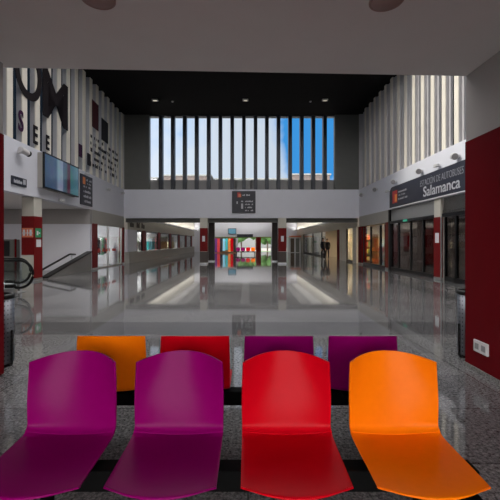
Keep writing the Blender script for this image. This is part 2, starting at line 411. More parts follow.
# litter bins by the ends of the maroon walls
def perforated_steel():
    m, nt, b = new_mat('perforated_steel')
    b.inputs['Metallic'].default_value = .85; b.inputs['Roughness'].default_value = .38
    tc = nt.nodes.new('ShaderNodeTexCoord'); sp = nt.nodes.new('ShaderNodeSeparateXYZ'); at = nt.nodes.new('ShaderNodeMath'); at.operation = 'ARCTAN2'
    nt.links.new(tc.outputs['Object'], sp.inputs[0]); nt.links.new(sp.outputs[1], at.inputs[0]); nt.links.new(sp.outputs[0], at.inputs[1])
    def cell(sock, k, ph=0):
        a = nt.nodes.new('ShaderNodeMath'); a.operation = 'MULTIPLY'; a.inputs[1].default_value = k; nt.links.new(sock, a.inputs[0])
        f = nt.nodes.new('ShaderNodeMath'); f.operation = 'FRACT'; nt.links.new(a.outputs[0], f.inputs[0])
        s = nt.nodes.new('ShaderNodeMath'); s.operation = 'SUBTRACT'; s.inputs[1].default_value = .5; nt.links.new(f.outputs[0], s.inputs[0])
        p = nt.nodes.new('ShaderNodeMath'); p.operation = 'POWER'; p.inputs[1].default_value = 2; nt.links.new(s.outputs[0], p.inputs[0]); return p.outputs[0]
    ad = nt.nodes.new('ShaderNodeMath'); nt.links.new(cell(at.outputs[0], 3.82), ad.inputs[0]); nt.links.new(cell(sp.outputs[2], 19.0), ad.inputs[1])
    lt = nt.nodes.new('ShaderNodeMath'); lt.operation = 'LESS_THAN'; lt.inputs[1].default_value = .03; nt.links.new(ad.outputs[0], lt.inputs[0])
    mx = nt.nodes.new('ShaderNodeMix'); mx.data_type = 'RGBA'; mx.inputs[6].default_value = (.17, .175, .195, 1); mx.inputs[7].default_value = (.02, .02, .025, 1)
    nt.links.new(lt.outputs[0], mx.inputs[0]); nt.links.new(mx.outputs[2], b.inputs['Base Color'])
    return m
M['perf'] = perforated_steel()
def bin_(x, y, label):
    t = thing('litter_bin', label, 'litter bin', (x, y, 0), 'steel litter bins by the maroon walls')
    obj('drum', B().lathe([(0, .03), (.15, .03), (.155, .05), (.155, .80), (.14, .80), (.14, .1), (0, .1)], (x, y, 0)), M['perf'], t, True)
    obj('rim', B().lathe([(.135, .79), (.16, .79), (.165, .81), (.16, .84), (.135, .84), (.135, .79)], (x, y, 0)), M['black'], t, True)
    obj('base', B().lathe([(0, 0), (.14, 0), (.14, .035), (0, .035)], (x, y, 0)), M['black'], t)
    obj('stand', B().tube([(x+(.165 if x < 0 else -.165), y-.02, .02), (x+(.165 if x < 0 else -.165), y-.02, .42)], .01).box(x-.16, x+.16, y-.04, y, .0, .02), M['black'], t)
    return t
bin_(-2.93, 4.32, 'perforated steel litter bin near the escalator end')
bin_(2.83, 4.66, 'perforated steel litter bin behind the maroon wall with the socket')

# wall socket
so = thing('wall_socket', 'white double wall socket low on the maroon wall', 'wall socket', (2.54, 4.0, .3))
obj('plate', B().box(2.528, 2.55, 3.88, 4.12, .235, .365, .006), M['socket'], so)
for y in (3.945, 4.055):
    obj('outlet', B().box(2.523, 2.5285, y-.032, y+.032, .268, .332, .004), M['sockdark'], so)

# ------------------------------------------------------------------ signs, lamps and screen on the fascias
def on_left(y, z): return (XL(y), y, z)
EXL = Vector((XL(24)-XL(12), 12, 0)).normalized()     # direction along the left wall, away from the camera
def rows(b, o, ex, ey, ez, x0, x1, z, h, rnd, fill=.7):
    """a line of small illegible strokes"""
    ex, ey, ez = Vector(ex), Vector(ey), Vector(ez); x = x0
    while x < x1:
        wd = rnd.uniform(.4, .8)*h
        if rnd.random() < fill:
            hh = h*rnd.choice((.7, 1.0, .75))
            vs = [b.bm.verts.new(Vector(o) + ex*a + ey*c + ez*d) for d in (0, .004) for a, c in ((x, z), (x+wd*.8, z), (x+wd*.8, z+hh), (x, z+hh))]
            for q in [(3,2,1,0),(4,5,6,7),(0,1,5,4),(1,2,6,5),(2,3,7,6),(3,0,4,7)]: b.bm.faces.new([vs[i] for i in q])
        x += wd
    return b
rnd = random.Random(3)
UP = (0, 0, 1); NL = Vector((EXL.y, -EXL.x, 0))
def left_quad(b, y0, y1, z0, z1, a, c):
    b.prism(lp(y0, y1, a, c), z0, z1); return b

# small dark sign
ya, yb = 12.15, 13.0
s1 = thing('direction_sign', 'small dark direction sign with white letters, beside the screen', 'sign', on_left(12.6, 3.7))
obj('board', left_quad(B(), ya, yb, PZ(184.5, 12.3), PZ(176, 12.3), .0, .04), M['sign'], s1)
b = rows(B(), Vector(on_left(ya, PZ(182.5, 12.3)))+NL*.041, EXL, UP, NL, .1, .55, 0, .12, rnd, .9)
obj('lettering', b, M['letters'], s1)
obj('pictogram', left_quad(B(), yb-.22, yb-.07, PZ(183.6, 12.6), PZ(178.5, 12.6), .04, .046), M['letters'], s1)

# screen
def screen_mat():  # reflection of the louvres, painted as emission
    m, nt, b = new_mat('painted_louvre_reflection')
    tc = nt.nodes.new('ShaderNodeTexCoord'); sp = nt.nodes.new('ShaderNodeSeparateXYZ'); nt.links.new(tc.outputs['Object'], sp.inputs[0])
    r = nt.nodes.new('ShaderNodeValToRGB'); r.color_ramp.interpolation = 'LINEAR'
    mr = nt.nodes.new('ShaderNodeMapRange'); mr.inputs[1].default_value = -1.5; mr.inputs[2].default_value = 1.5
    nt.links.new(sp.outputs[1], mr.inputs[0]); nt.links.new(mr.outputs[0], r.inputs[0])
    stops = [(0, (.06, .11, .2)), (.3, (.07, .13, .24)), (.36, (.3, .42, .55)), (.48, (.3, .4, .52)), (.5, (.09, .15, .24)), (.6, (.05, .1, .14)), (.63, (.09, .02, .05)), (.7, (.1, .02, .05)), (.72, (.05, .2, .22)), (1, (.12, .24, .34))]
    e = r.color_ramp.elements
    e[0].position, e[0].color = 0, (*stops[0][1], 1); e[1].position, e[1].color = 1, (*stops[-1][1], 1)
    for p, c in stops[1:-1]: q = e.new(p); q.color = (*c, 1)
    nz = nt.nodes.new('ShaderNodeTexNoise'); nz.inputs['Scale'].default_value = 1.6; nt.links.new(tc.outputs['Object'], nz.inputs['Vector'])
    mx = nt.nodes.new('ShaderNodeMix'); mx.data_type = 'RGBA'; mx.blend_type = 'MULTIPLY'; mx.inputs[0].default_value = .5
    nt.links.new(r.outputs[0], mx.inputs[6]); nt.links.new(nz.outputs['Color'], mx.inputs[7])
    b.inputs['Base Color'].default_value = (.01, .01, .012, 1); b.inputs['Roughness'].default_value = .12
    nt.links.new(mx.outputs[2], b.inputs['Emission Color']); b.inputs['Emission Strength'].default_value = .6
    return m
ya, yb, za, zb = 13.75, 16.75, 3.48, 4.84
tv = thing('display_screen', 'large wall display screen with a blue reflection painted as glow on the white fascia', 'screen', (XL(15.25), 15.25, za))
obj('bezel', left_quad(B(), ya, yb, za, zb, .20, .26), M['black'], tv)
sc = obj('screen', left_quad(B(), ya+.06, yb-.06, za+.06, zb-.06, .26, .268), None, tv)
sc.data.transform(Matrix.Translation((0, 0, 0))); sc.data.materials.append(screen_mat())
obj('mount', left_quad(B(), ya+.02, yb-.02, za+.02, zb-.02, 0, .20), M['beige'], tv)
# pale side panel behind the display's near edge
# dark direction board beyond the screen
ya, yb = 17.45, 18.85
s2 = thing('direction_sign', 'tall dark direction board with an orange mark, beyond the screen', 'sign', on_left(18.1, 3.1))
zlo, zhi = PZ(206.5, 18.6), 4.72
obj('board', left_quad(B(), ya, yb, zlo, zhi, 0, .05), M['sign'], s2)
o = Vector(on_left(ya, zlo))+NL*.051
obj('logo', left_quad(B(), ya+.22, ya+.5, zhi-.46, zhi-.12, .05, .06), M['logo_orange'], s2)
b = rows(B(), o, EXL, UP, NL, .6, 1.25, zhi-zlo-.26, .1, rnd, .8); rows(b, o, EXL, UP, NL, .6, 1.2, zhi-zlo-.42, .07, rnd, .7)
for k in range(4): rows(b, o, EXL, UP, NL, .3, 1.2, .14+k*.24, .12, rnd, .7)
obj('lettering', b, M['letters'], s2)

# Salamanca sign
ya, yb, za, zb = 11.2, 18.75, 3.17, 4.2
s3 = thing('station_sign', 'long dark station name sign with white letters over the glass doors', 'sign', (XR, 15, za))
bd = B()
R_ = .35; pts = [(ya, za), (ya, zb)] + [(yb-R_+R_*math.sin(a), zb-R_+R_*math.cos(a)) for a in [math.pi/2*k/6 for k in range(7)]] + [(yb, za)]
obj('board', bd.sideprism(pts, XR-.10, XR-.002), M['sign'], s3)
obj('lower_edge_strip', B().box(XR-.12, XR-.002, ya, yb, za-.045, za), M['signlamp'], s3)
mt = lambda y, z: frame_mtx((XR-.104, y, z), (0, -1, 0), (0, 0, 1))
def fit_text(s_, size, y_far, y_near, z, off_):
    b_ = text_bm(s_, size, Matrix(), offset=off_); x0_ = min(v.co.x for v in b_.verts); x1_ = max(v.co.x for v in b_.verts)
    bmesh.ops.translate(b_, verts=b_.verts[:], vec=(-x0_, 0, 0))
    bmesh.ops.transform(b_, matrix=mt(y_far, z) @ Matrix.Diagonal(((y_far-y_near)/(x1_-x0_), 1, 1, 1)), verts=b_.verts[:]); return b_
obj('lettering', fit_text('ESTACIÓN DE AUTOBUSES', .37, 15.4, 12.3, 3.76, -.004), M['greylet'], s3)
obj('lettering', fit_text('Salamanca', .58, 15.12, 12.5, 3.31, .004), M['letters'], s3)
obj('logo', B().box(XR-.106, XR-.1, 17.78, 18.35, 3.36, 3.97), M['logo_red'], s3)
obj('logo', B().box(XR-.112, XR-.106, 17.78, 18.06, 3.42, 3.78), M['logo_orange'], s3)
b = B(); o = Vector((XR-.1, 17.65, 0))
for k, (z, l) in enumerate(((3.82, .9), (3.66, .75), (3.48, 1.0))): rows(b, o, (0, -1, 0), UP, (-1, 0, 0), 0, l, z, .085, rnd, .85)
obj('lettering', b, mat('grey_small_lettering', (.3, .3, .32), .5, var=.03), s3)

# hanging direction board over the back opening
Y = 24.1
s4 = thing('direction_sign', 'square dark direction board high over the middle passage', 'sign', (PX(243.7, Y), YB, PZ(213, Y)))
xa, xb, za, zb = PX(232, Y), PX(255.5, Y), PZ(213, Y), PZ(191, Y)
obj('board', B().box(xa, xb, Y-.02, Y+.098, za, zb, .01), M['sign'], s4)
obj('logo', B().box(xa+.35, xa+.55, Y-.028, Y-.02, zb-.42, zb-.1), M['logo_red'], s4)
obj('logo', B().box(xa+.42, xa+.6, Y-.034, Y-.028, zb-.4, zb-.2), M['salmon'], s4)
b = rows(B(), (xa, Y-.02, 0), (1,0,0), UP, (0,-1,0), .68, 1.15, zb-.32, .1, rnd, .85)
for k in range(4): rows(b, (xa, Y-.02, 0), (1,0,0), UP, (0,-1,0), .86, 1.35, za+.12+k*.2, .09, rnd, .8)
obj('lettering', b, M['letters'], s4)
obj('pictogram', B().box(xa+.6, xa+.73, Y-.026, Y-.02, za+.28, za+.62).box(xa+.6, xa+.73, Y-.026, Y-.02, za+.72, za+.8).box(xa+.3, xa+.38, Y-.026, Y-.02, za+.6, za+.76), M['letters'], s4)

# floodlights on the right fascia
def flood(x, y, z, d, label, m, r=.12, l=.2, grp='floodlights on the right fascia'):
    t = thing('floodlight', label, 'floodlight', (x, y, z), grp)
    obj('bracket', B().box(min(x, x+d*.12), max(x, x+d*.12), y-.05, y+.05, z-.05, z+.05), m, t)
    c = Vector((x+d*.18, y, z)); ax = Vector((d*.25, -.75, -.22)).normalized()
    obj('housing', B().tube([c-ax*l*.55, c-ax*l*.5, c+ax*l*.4, c+ax*l*.55], [r*.8, r, r, r*.95], 16), m, t, False)
    obj('lens', B().tube([c+ax*l*.55, c+ax*(l*.55+.012)], r*.85, 16), M['sockdark'], t)
    return t
names = ['nearest the maroon wall', 'above the gap in the sign letters', 'at the far rounded corner of the sign', 'between the sign and the last lamp', 'closest to the back corner']
for (y, n) in zip((12.72, 15.4, 18.1, 20.75, 23.2), names):
    flood(XR, y, 4.42, -1, 'round grey floodlight on the right fascia, ' + n, M['lampgrey'], .12, .22)
def camera_box(pos, d, label):
    t = thing('security_camera', label, 'camera', pos, 'small cameras on the fascias')
    x, y, z = pos
    obj('bracket', B().box(min(x, x+d*.1), max(x, x+d*.1), y-.03, y+.03, z-.03, z+.03), M['alu'], t)
    obj('body', B().box(min(x+d*.08, x+d*.2), max(x+d*.08, x+d*.2), y-.13, y+.13, z-.05, z+.06, .015), M['lampgrey'], t)
    return t
camera_box((XR, 14.0, 4.36), -1, 'small box camera between the two nearest right floodlights')
camera_box((XR, 19.0, 4.06), -1, 'small box camera just beyond the long dark sign')
camera_box((XL(18.0), 18.0, 4.9-.12), 1, 'small box camera above the tall dark board')
camera_box((XL(21.0), 21.0, 4.45), 1, 'small box camera alone on the left fascia')
camera_box((XL(23.6), 23.6, 4.6), 1, 'small box camera at the far end of the left fascia')
camera_box((XL(15.4), 15.4, 3.2), 1, 'small pale camera hanging under the big screen')
t = thing('floodlight', 'white cylindrical spotlight on the left fascia above the small sign', 'floodlight', on_left(12.55, 4.5))
x, y, z = XL(12.55), 12.55, 4.52
obj('bracket', B().box(x, x+.14, y-.05, y+.05, z-.04, z+.04), M['socket'], t)
obj('housing', B().tube([(x+.2, y-.2, z+.06), (x+.2, y-.19, z+.06), (x+.24, y+.14, z), (x+.24, y+.15, z)], [.08, .1, .1, .09], 16), M['socket'], t)
obj('lens', B().tube([(x+.24, y+.15, z), (x+.245, y+.22, z-.01)], [.1, .105], 16), M['black'], t)

# mural letters across the left fins
mu = thing('mural_lettering', 'very large dark letters spread across the left louvre fins', 'lettering', on_left(14, 6))
def mural(s, size, y, z, m, sx=1.0, offset=0.0):
    bm = text_bm(s, size, frame_mtx(Vector(on_left(y, z)) + NL*.006, EXL, UP), .01, sx, offset=offset)
    return obj('letter', bm, m, mu)
mural('O', 2.7, 12.25, 6.6, M['mural'], .85, .02)
mural('M', 2.7, 13.95, 6.4, M['mural'], 1.15, .05)
mural('S', 1.0, 12.55, 5.3, M['mural_purple'], .7, .02)
mural('E', .95, 13.45, 5.1, M['mural'], .7, .02)
mural('E', .8, 14.35, 5.1, M['mural'], .7, .02)
obj('wine_block', B().prism(lp(18.9, 19.75, .0, .02), 7.4, 8.8), M['mural_red'], mu)
obj('dark_block', B().prism(lp(20.2, 21.2, .0, .02), 7.1, 8.3), M['mural'], mu)
b = B(); 
for k in range(5): rows(b, Vector(on_left(18.7, 0))+NL*.004, EXL, UP, NL, 0, 4.2, 6.8-k*.36, .2, rnd, .5)
obj('small_text', b, M['mural'], mu)
obj('purple_block', B().prism(lp(17.3, 17.7, .0, .02), 5.5, 6.1), M['mural_purple'], mu)
obj('dark_block', B().prism(lp(18.3, 18.7, .0, .02), 5.3, 5.9), M['mural'], mu)

# ceiling lamps on the black ceiling, two discs on the near soffit
def downlight(x, y, z, label, r, m_lens, grp):
    t = thing('ceiling_light', label, 'ceiling light', (x, y, z), grp)
    obj('housing', B().box(x-r*1.5, x+r*1.5, y-r, y+r, z-.08, z-.001, .01), M['alu'], t)
    obj('lens', B().box(x-r*.9, x+r*.9, y-r*.6, y+r*.6, z-.09, z-.0805), m_lens, t)
for px, nm in ((155, 'above the left end of the back window'), (245.5, 'above the middle of the back window'), (325, 'above the blue end of the back window')):
    Yl = 21.6; downlight(PX(px, Yl), Yl, ZC, 'small lit lamp on the black ceiling ' + nm, .11, M['lamp'], 'lamps on the black ceiling')
for px, nm in ((172.5, 'near the left lamp'), (310.5, 'near the lamp over blue sky')):
    Yl = 21.9
    t = thing('smoke_detector', 'tiny pale detector dot on the black ceiling ' + nm, 'detector', (PX(px, Yl), Yl, ZC))
    obj('body', B().lathe([(0, -.06), (.05, -.06), (.07, -.02), (.07, -.001), (0, -.001)], (PX(px, Yl), Yl, ZC)), M['socket'], t, True)
M['pinkdisc'] = mat('pinkish_grey_plastic', (.34, .22, .2), .5, var=.05)
for px, py, nm in ((98, -2, 'left of the seats'), (386.5, 0, 'over the orange seat')):
    Yl = (3.40-H)*F/(CY-py)
    t = thing('ceiling_speaker', 'round pinkish ceiling disc on the grey soffit ' + nm, 'ceiling speaker', (PX(px, Yl), Yl, 3.4))
    c = (PX(px, Yl), Yl, 3.4); r = 17*Yl/F
    obj('grille', B().lathe([(0, -.018), (r*.85, -.018), (r*.9, -.012)], c), M['pinkdisc'], t, True)
    obj('rim', B().lathe([(r*.88, -.001), (r*.88, -.018), (r, -.012), (r, -.001)], c), M['pinkdisc'], t, True)

# ------------------------------------------------------------------ right side entrance
gz = 2.39
def pane_bay(n, px0, px1, label, m, z0=.06, z1=gz, post=.05, xx=XR+.1):
    ya, yb = XR*F/(px1-CX), XR*F/(px0-CX)
    d = sroot(n, label, (xx, (ya+yb)/2, 0))
    obj('pane', B().box(xx-.008, xx+.008, ya+post, yb-post, z0, z1), m, d)
    obj('frame', B().box(xx-.05, xx+.05, ya, ya+post, 0, z1).box(xx-.05, xx+.05, yb-post, yb, 0, z1).box(xx-.05, xx+.05, ya, yb, 0, z0+.1), M['frame'], d)
    return d
DR = [('door_1', 388.5, 397, 'fixed dark glass leaf at the far end of the glass entrance'), ('door_2', 397, 409, 'far sliding glass door leaf'), ('door_3', 409, 421.5, 'near sliding glass door leaf'), ('door_4', 421.5, 434, 'fixed glass leaf beside the red column'),
      ('door_5', 443, 454, 'dark glass door leaf near the maroon wall'), ('door_6', 454, 470, 'dark glass door leaf half behind the maroon wall'), ('door_7', 470, 500, 'dark glass leaf hidden beyond the maroon wall')]
for n, a, c, l in DR: pane_bay(n, a, c, l, M['glass_dark'])
struct('trim_5', B().box(XR, XR+.2, 4.4, 13.88, gz, gz+.13).box(XR, XR+.2, 14.4, 19.1, gz, gz+.13).box(XR-.02, XR+.2, 18.98, 19.15, 0, FB), M['frame'], 'black transom bar over the glass doors')
struct('window_7', B().box(XR+.08, XR+.1, 14.4, 18.98, gz+.13, FB), mat('grey_transom_panel', (.3, .3, .3), .3, var=.04), 'grey transom panels over the glass doors')
w = sroot('window_8', 'transom glass over the nearer doors', (XR, 12, gz))
obj('pane', B().box(XR+.08, XR+.095, 4.4, 13.88, gz+.13, FB), glass('transom_glass', (.6, .62, .62), .08), w)
rc = column('rust red column with cream top between the glass doors', XR-.03, XR+.05, 13.92, 14.4, FB, [(XR-.042, XR+.062, 13.908, 14.412, .1, 2.41)])
obj('notice', B().box(XR-.05, XR-.042, 14.0, 14.28, 1.42, 1.8), M['paper'], rc)
obj('metal_strip', B().box(XR-.045, XR-.01, 13.84, 13.905, .02, 2.42), M['alu'], rc)
# vestibule beyond the doors
M['vest'] = mat('grey_vestibule_wall', (.3, .275, .265), .7, var=.25, scale=5)
struct('wall_vestibule', B().box(10.6, 10.9, 4.3, 19.1, 0, FB), M['vest'], 'grey wall inside the dark vestibule')
struct('wall_divider', B().box(XR+.15, 10.6, 19.16, 19.35, 0, FB), M['vest'], 'grey partition between vestibule and shop')
for (xa, xb, za, zb, n) in ((7.5, 7.87, .3, 2.3, 'at the far end of the glass doors'), (8.12, 8.4, 1.0, 1.95, 'small, seen between the sliding doors'), (9.1, 9.85, .3, 2.3, 'wide, standing in for the reflection beside the rust red column')):  # the wide board stands in for a dark red reflection in the glass
    t = thing('wall_panel', 'dark red panel on the grey vestibule wall, ' + n, 'panel', ((xa+xb)/2, 19.1, za))
    obj('board', B().box(xa, xb, 19.1, 19.158, za, zb, .008), M['red'], t)
    obj('edge', B().box(xa, xb, 19.09, 19.158, za-.04, za), M['black'], t)
t = thing('exit_sign', 'small green lit exit sign over the sliding doors', 'sign', (XR+.02, 17.6, 2.6))
obj('box', B().box(XR-.03, XR+.0, 16.9, 17.3, 2.405, 2.5, .005), mat('green_lit_exit_sign', (.02, .2, .12), .4, emit=((.1, .7, .45), .35)), t)

# shop on the right, beyond the doors
struct('wall_right_shop', B().box(XR, XR+.3, 19.16, YB, PZ(224.5, 21)+.02, FB), M['beige'], 'beige band over the right hand shop')
struct('wall_right_shop_back', B().box(10.6, 10.9, 19.2, 56, 0, 5), M['cream'], 'cream rear wall of the right hand shops')
pane_bay('window_9', 362, 369.5, 'shop window beside the maroon pier', M['glass_shop'])
pane_bay('window_10', 369.5, 379, 'shop doorway glass in front of the stacked goods', M['glass_shop'])
pane_bay('window_11', 379, 384, 'white edged shop glass', M['glass_shop'])
t = thing('shop_post', 'rust red post at the corner of the right hand shop', 'post', (XR, 19.4, 0))
obj('shaft', B().box(XR-.02, XR+.14, 19.2, 19.55, .1, gz+.1), M['orange_red'], t)
obj('foot', B().box(XR-.03, XR+.14, 19.19, 19.56, 0, .1), M['steel'], t)
t = thing('shop_pier', 'maroon pier at the back corner of the right hand shop', 'pier', (XR, 23.9, 0))
obj('cladding', B().box(XR-.03, XR+.3, 23.55, YB+.1, .1, 2.45), M["maroon"], t)
obj('foot', B().box(XR-.04, XR+.3, 23.54, YB+.1, 0, .1), M['steel'], t)

# shelves with goods
goods_cols = [mat('goods_yellow', (.75, .5, .1), .6, var=.2, scale=20), mat('goods_brown', (.35, .16, .06), .6, var=.2, scale=20), mat('goods_green', (.1, .3, .08), .6, var=.2, scale=20), mat('goods_cream', (.7, .6, .4), .6, var=.1, scale=20), mat('goods_red', (.5, .05, .04), .6, var=.1, scale=20)]
goods_names = ['yellow', 'brown', 'green', 'cream', 'red']
def shelf(x0, x1, y0, y1, label, place, levels=4, per=4, seed=1):
    r = random.Random(seed)
    t = thing('shelf_unit', label, 'shelf', ((x0+x1)/2, (y0+y1)/2, 0))
    obj('upright', B().box(x0, x1, y0, y0+.04, 0, 2.0), M['wood'], t); obj('upright', B().box(x0, x1, y1-.04, y1, 0, 2.0), M['wood'], t)
    words = ['lowest', 'second', 'third', 'top']
    for k in range(levels):
        z = .1+k*.5
        obj('shelf', B().box(x0, x1, y0+.04, y1-.04, z, z+.03), M['wood'], t)
        cand = list(range(5)); r.shuffle(cand)
        wd = (y1-y0-.16)/per
        for j in range(per):
            ya = y0+.08+j*wd; c = cand[j % 5]
            h = r.uniform(.22, .38)
            o = tag(obj('goods_box', B().box(x0+.04, x1-.06, ya+.02, ya+wd-.02, z+.031, z+.03+h, .015), goods_cols[c], at=((x0+x1)/2, ya+wd/2, z+.031)),
                f'{goods_names[c]} packed box on the {words[k]} shelf {place}', 'goods box', 'boxes on the shop shelves')
shelf(8.4, 8.9, 19.9, 21.7, 'wooden shop shelf of yellow and brown goods behind the shop glass', 'of the shop beyond the glass doors', seed=2)
shelf(9.2, 9.7, 21.9, 23.6, 'wooden shop shelf at the rear of the right hand shop', 'at the rear of that shop', seed=5)

# ------------------------------------------------------------------ shop on the left
struct('wall_left_shop', B().prism(lp(18.95, YB, 0, -.3), gz, FB), M['beige'], 'beige band over the left shop window')
struct('wall_left_shop_end', B().box(-12.1, -8.4, 24.3, 24.55, 0, FB), M['white'], 'white end wall of the left shop')
struct('wall_left_shop_back', B().box(-12.4, -12.1, 18.95, YB+.4, 0, FB), M['white'], 'white rear wall of the left shop')
w = sroot('window_4', 'shop window on the left with red letters on the glass', (XL(22), 22, 0))
obj('pane', B().prism(lp(19.6, 23.85, -.09, -.1), .05, gz), M['glass_shop'], w)
obj('frame', B().prism(lp(23.85, 23.98, -.04, -.14), 0, gz).prism(lp(19.6, 23.85, -.04, -.14), 0, .06).prism(lp(21.4, 21.46, -.04, -.14), 0, gz), M['alu'], w)
b = rows(B(), Vector(on_left(19.75, PZ(252.5, 20)))+NL*(-.088), EXL, UP, NL, 0, .5, 0, .22, rnd, 1); rows(b, Vector(on_left(20.6, PZ(252, 20)))+NL*(-.088), EXL, UP, NL, 0, 2.2, 0, .2, rnd, .9)
obj('lettering', b, mat('red_window_letters', (.55, .04, .03), .5, var=.05), w)
for (ya, yb, n) in ((18.97, 19.58, 'next to the ramp wall'), (24.0, YB, 'at the back corner of the hall')):
    t = thing('shop_pier', 'red edged pier of the left shop ' + n, 'pier', (XL(ya), ya, 0))
    obj('cladding', B().prism(lp(ya, yb, .03, -.25), .1, gz+.02), M['red'], t)
    obj('foot', B().prism(lp(ya, yb, .035, -.25), 0, .1), M['steel'], t)
gcol = {'green': M['green'], 'white': M['paper'], 'black': M['blackcloth'], 'red': M['redp'], 'purple': mat('purple_cloth', (.12, .02, .16), .8, var=.1), 'blue': mat('light_blue_cloth', (.25, .55, .75), .8, var=.1), 'orange': mat('orange_cloth', (.7, .22, .05), .8, var=.1), 'scarlet': mat('scarlet_cloth', (.6, .04, .05), .8, var=.1), 'navy': M['navy'], 'teal': mat('teal_cloth', (.05, .4, .42), .8, var=.1)}
def rack(x0, y0, x1, y1, h, label, garments, place, flen=1.2, seed=1):
    r = random.Random(seed)
    a, c = Vector((x0, y0, 0)), Vector((x1, y1, 0)); d = (c-a).normalized(); nrm = Vector((-d.y, d.x, 0))
    t = thing('clothes_rack', label, 'clothes rack', (a+c)/2)
    obj('rail', B().tube([a+Vector((0,0,h)), c+Vector((0,0,h))], .018), M['alu'], t, True)
    for p in (a, c):
        obj('upright', B().tube([p, p+Vector((0,0,h))], .018), M['alu'], t, True)
        obj('foot', B().tube([p-nrm*.25+Vector((0,0,.02)), p+nrm*.25+Vector((0,0,.02))], .02), M['alu'], t, True)
    n = len(garments); stepv = (c-a)/n
    for k, g in enumerate(garments):
        p = a+stepv*(k+.5); L = flen*r.uniform(.85, 1.05); wv = min(.24, stepv.length*.46)
        b = B()
        # a hanging garment: sloping shoulders, two short sleeves, wider hem, soft folds
        prof = [(.03, 0), (.40, -.05), (.48, -.12), (.51, -.34), (.45, -.36), (.42, -.24), (.43, -.5), (.50, -L)]
        outl = [(q, z) for q, z in prof] + [(-q, z) for q, z in prof[::-1]]
        for s_ in (-1, 1): pass
        lo = [b.bm.verts.new(p + d*(q*wv*2) + nrm*(-.06-.03*math.sin(q*12)) + Vector((0,0,h-.06+z))) for q, z in outl]
        hi = [b.bm.verts.new(p + d*(q*wv*2) + nrm*(.06+.03*math.sin(q*9)) + Vector((0,0,h-.06+z))) for q, z in outl]
        b.bm.faces.new(lo); b.bm.faces.new(hi[::-1])
        for i in range(len(lo)): b.bm.faces.new([lo[i], hi[i], hi[(i+1)%len(lo)], lo[(i+1)%len(lo)]])
        bmesh.ops.recalc_face_normals(b.bm, faces=b.bm.faces[:])
        nm, gc = g
        o = thing('garment', f'{nm} garment hanging {place}', 'garment', p+Vector((0,0,h-L-.06)), 'garments on the clothes racks')
        obj('cloth', b, gcol[gc], o)
        obj('hanger', B().tube([p+Vector((0,0,h-.07)), p+Vector((0,0,h+.02)), p+nrm*.02+Vector((0,0,h+.035))], .006, 6), M['alu'], o)
rack(-8.75, 21.3, -9.1, 23.7, 1.75, 'clothes rack inside the left shop window', [('black','black'),('white','white'),('green','green'),('dark navy','navy'),('red','red')], 'inside the left shop', 1.1, 4)
t = thing('display_counter', 'low white display counter in the left shop', 'counter', (-8.6, 20.2, 0))
obj('top', B().box(-8.8, -8.4, 19.7, 20.7, .78, .82, .008), M['paper'], t)
obj('body', B().box(-8.77, -8.43, 19.75, 20.65, .0, .78), M['warmgrey'], t)

# ------------------------------------------------------------------ passage beyond the hall
YE = 55.0
CZ = 4.6
wp = sroot('wall_passage_left', 'wall of the far passage with ticket windows')
xl = -8.05
seg = [24.9, 28.5, 33.3, 38.1, 42.9, 47.7, 52.4]
obj('dado', B().box(xl-.3, xl, 24.9, YE, 0, .78), M['beige'], wp)
obj('upper_wall', B().box(xl-.3, xl, 24.6, YE, 2.3, CZ), M['cream'], wp)
obj('end_panel', B().box(xl-.3, xl, 24.6, 26.6, .78, 2.3), M['white'], wp)
struct('wall_passage_office', B().box(-12.4, -12.1, 24.6, YE, 0, CZ), M['white'], 'white rear wall of the ticket offices')
teal = gcol['teal']
wcol = [M['lampgrey'], M['alu'], teal, M['wood'], goods_cols[3], M['paper']]
wordy = ['nearest the hall', 'second along from the hall', 'third along from the hall', 'fourth along from the hall', 'fifth along from the hall', 'farthest from the hall']
for k in range(6):
    ya, yb = seg[k]+(1.75 if k == 0 else .55), seg[k+1]-.5
    if k == 0: ya = 26.6
    w = thing('ticket_window', f'ticket counter window with red piers, {wordy[k]}', 'ticket window', (xl, (ya+yb)/2, .78), 'ticket windows in the far passage')
    obj('pane', B().box(xl-.06, xl-.05, ya, yb, .78, 2.3), M['glass_shop'], w)
    obj('counter', B().box(xl-.4, xl+.12, ya, yb, .70, .775), M['alu'], w)
    obj('red_pier', B().box(xl-.04, xl+.03, yb, yb+.75, .78, 2.32), M['red'], w)
    obj('frame', B().box(xl-.08, xl-.01, ya, ya+.1, .78, 2.3).box(xl-.08, xl-.01, yb-.1, yb, .78, 2.3).box(xl-.08, xl-.01, ya, yb, 2.2, 2.3), M['frame'], w)
    obj('back_shelf', B().box(xl-1.6, xl-1.2, ya+.4, yb-.4, .0, 1.5, .02), wcol[k], w)
    if k == 0: obj('lamp', B().box(xl-1.0, xl-.7, ya+.3, yb-.3, 2.2, 2.26), M['lamp'], w)
b = B()
for k, y0 in enumerate((25.0, 26.5, 27.7)): rows(b, (xl+.002, y0, 0), (0,1,0), UP, (1,0,0), 0, .8, 2.48, .4, rnd, 1)
t = tag(obj('wall_lettering', b, M['bwall1'], at=(xl, 26.3, 2.48)), 'row of dark letters above the nearest ticket window', 'lettering')

FILL_LAMPS = []
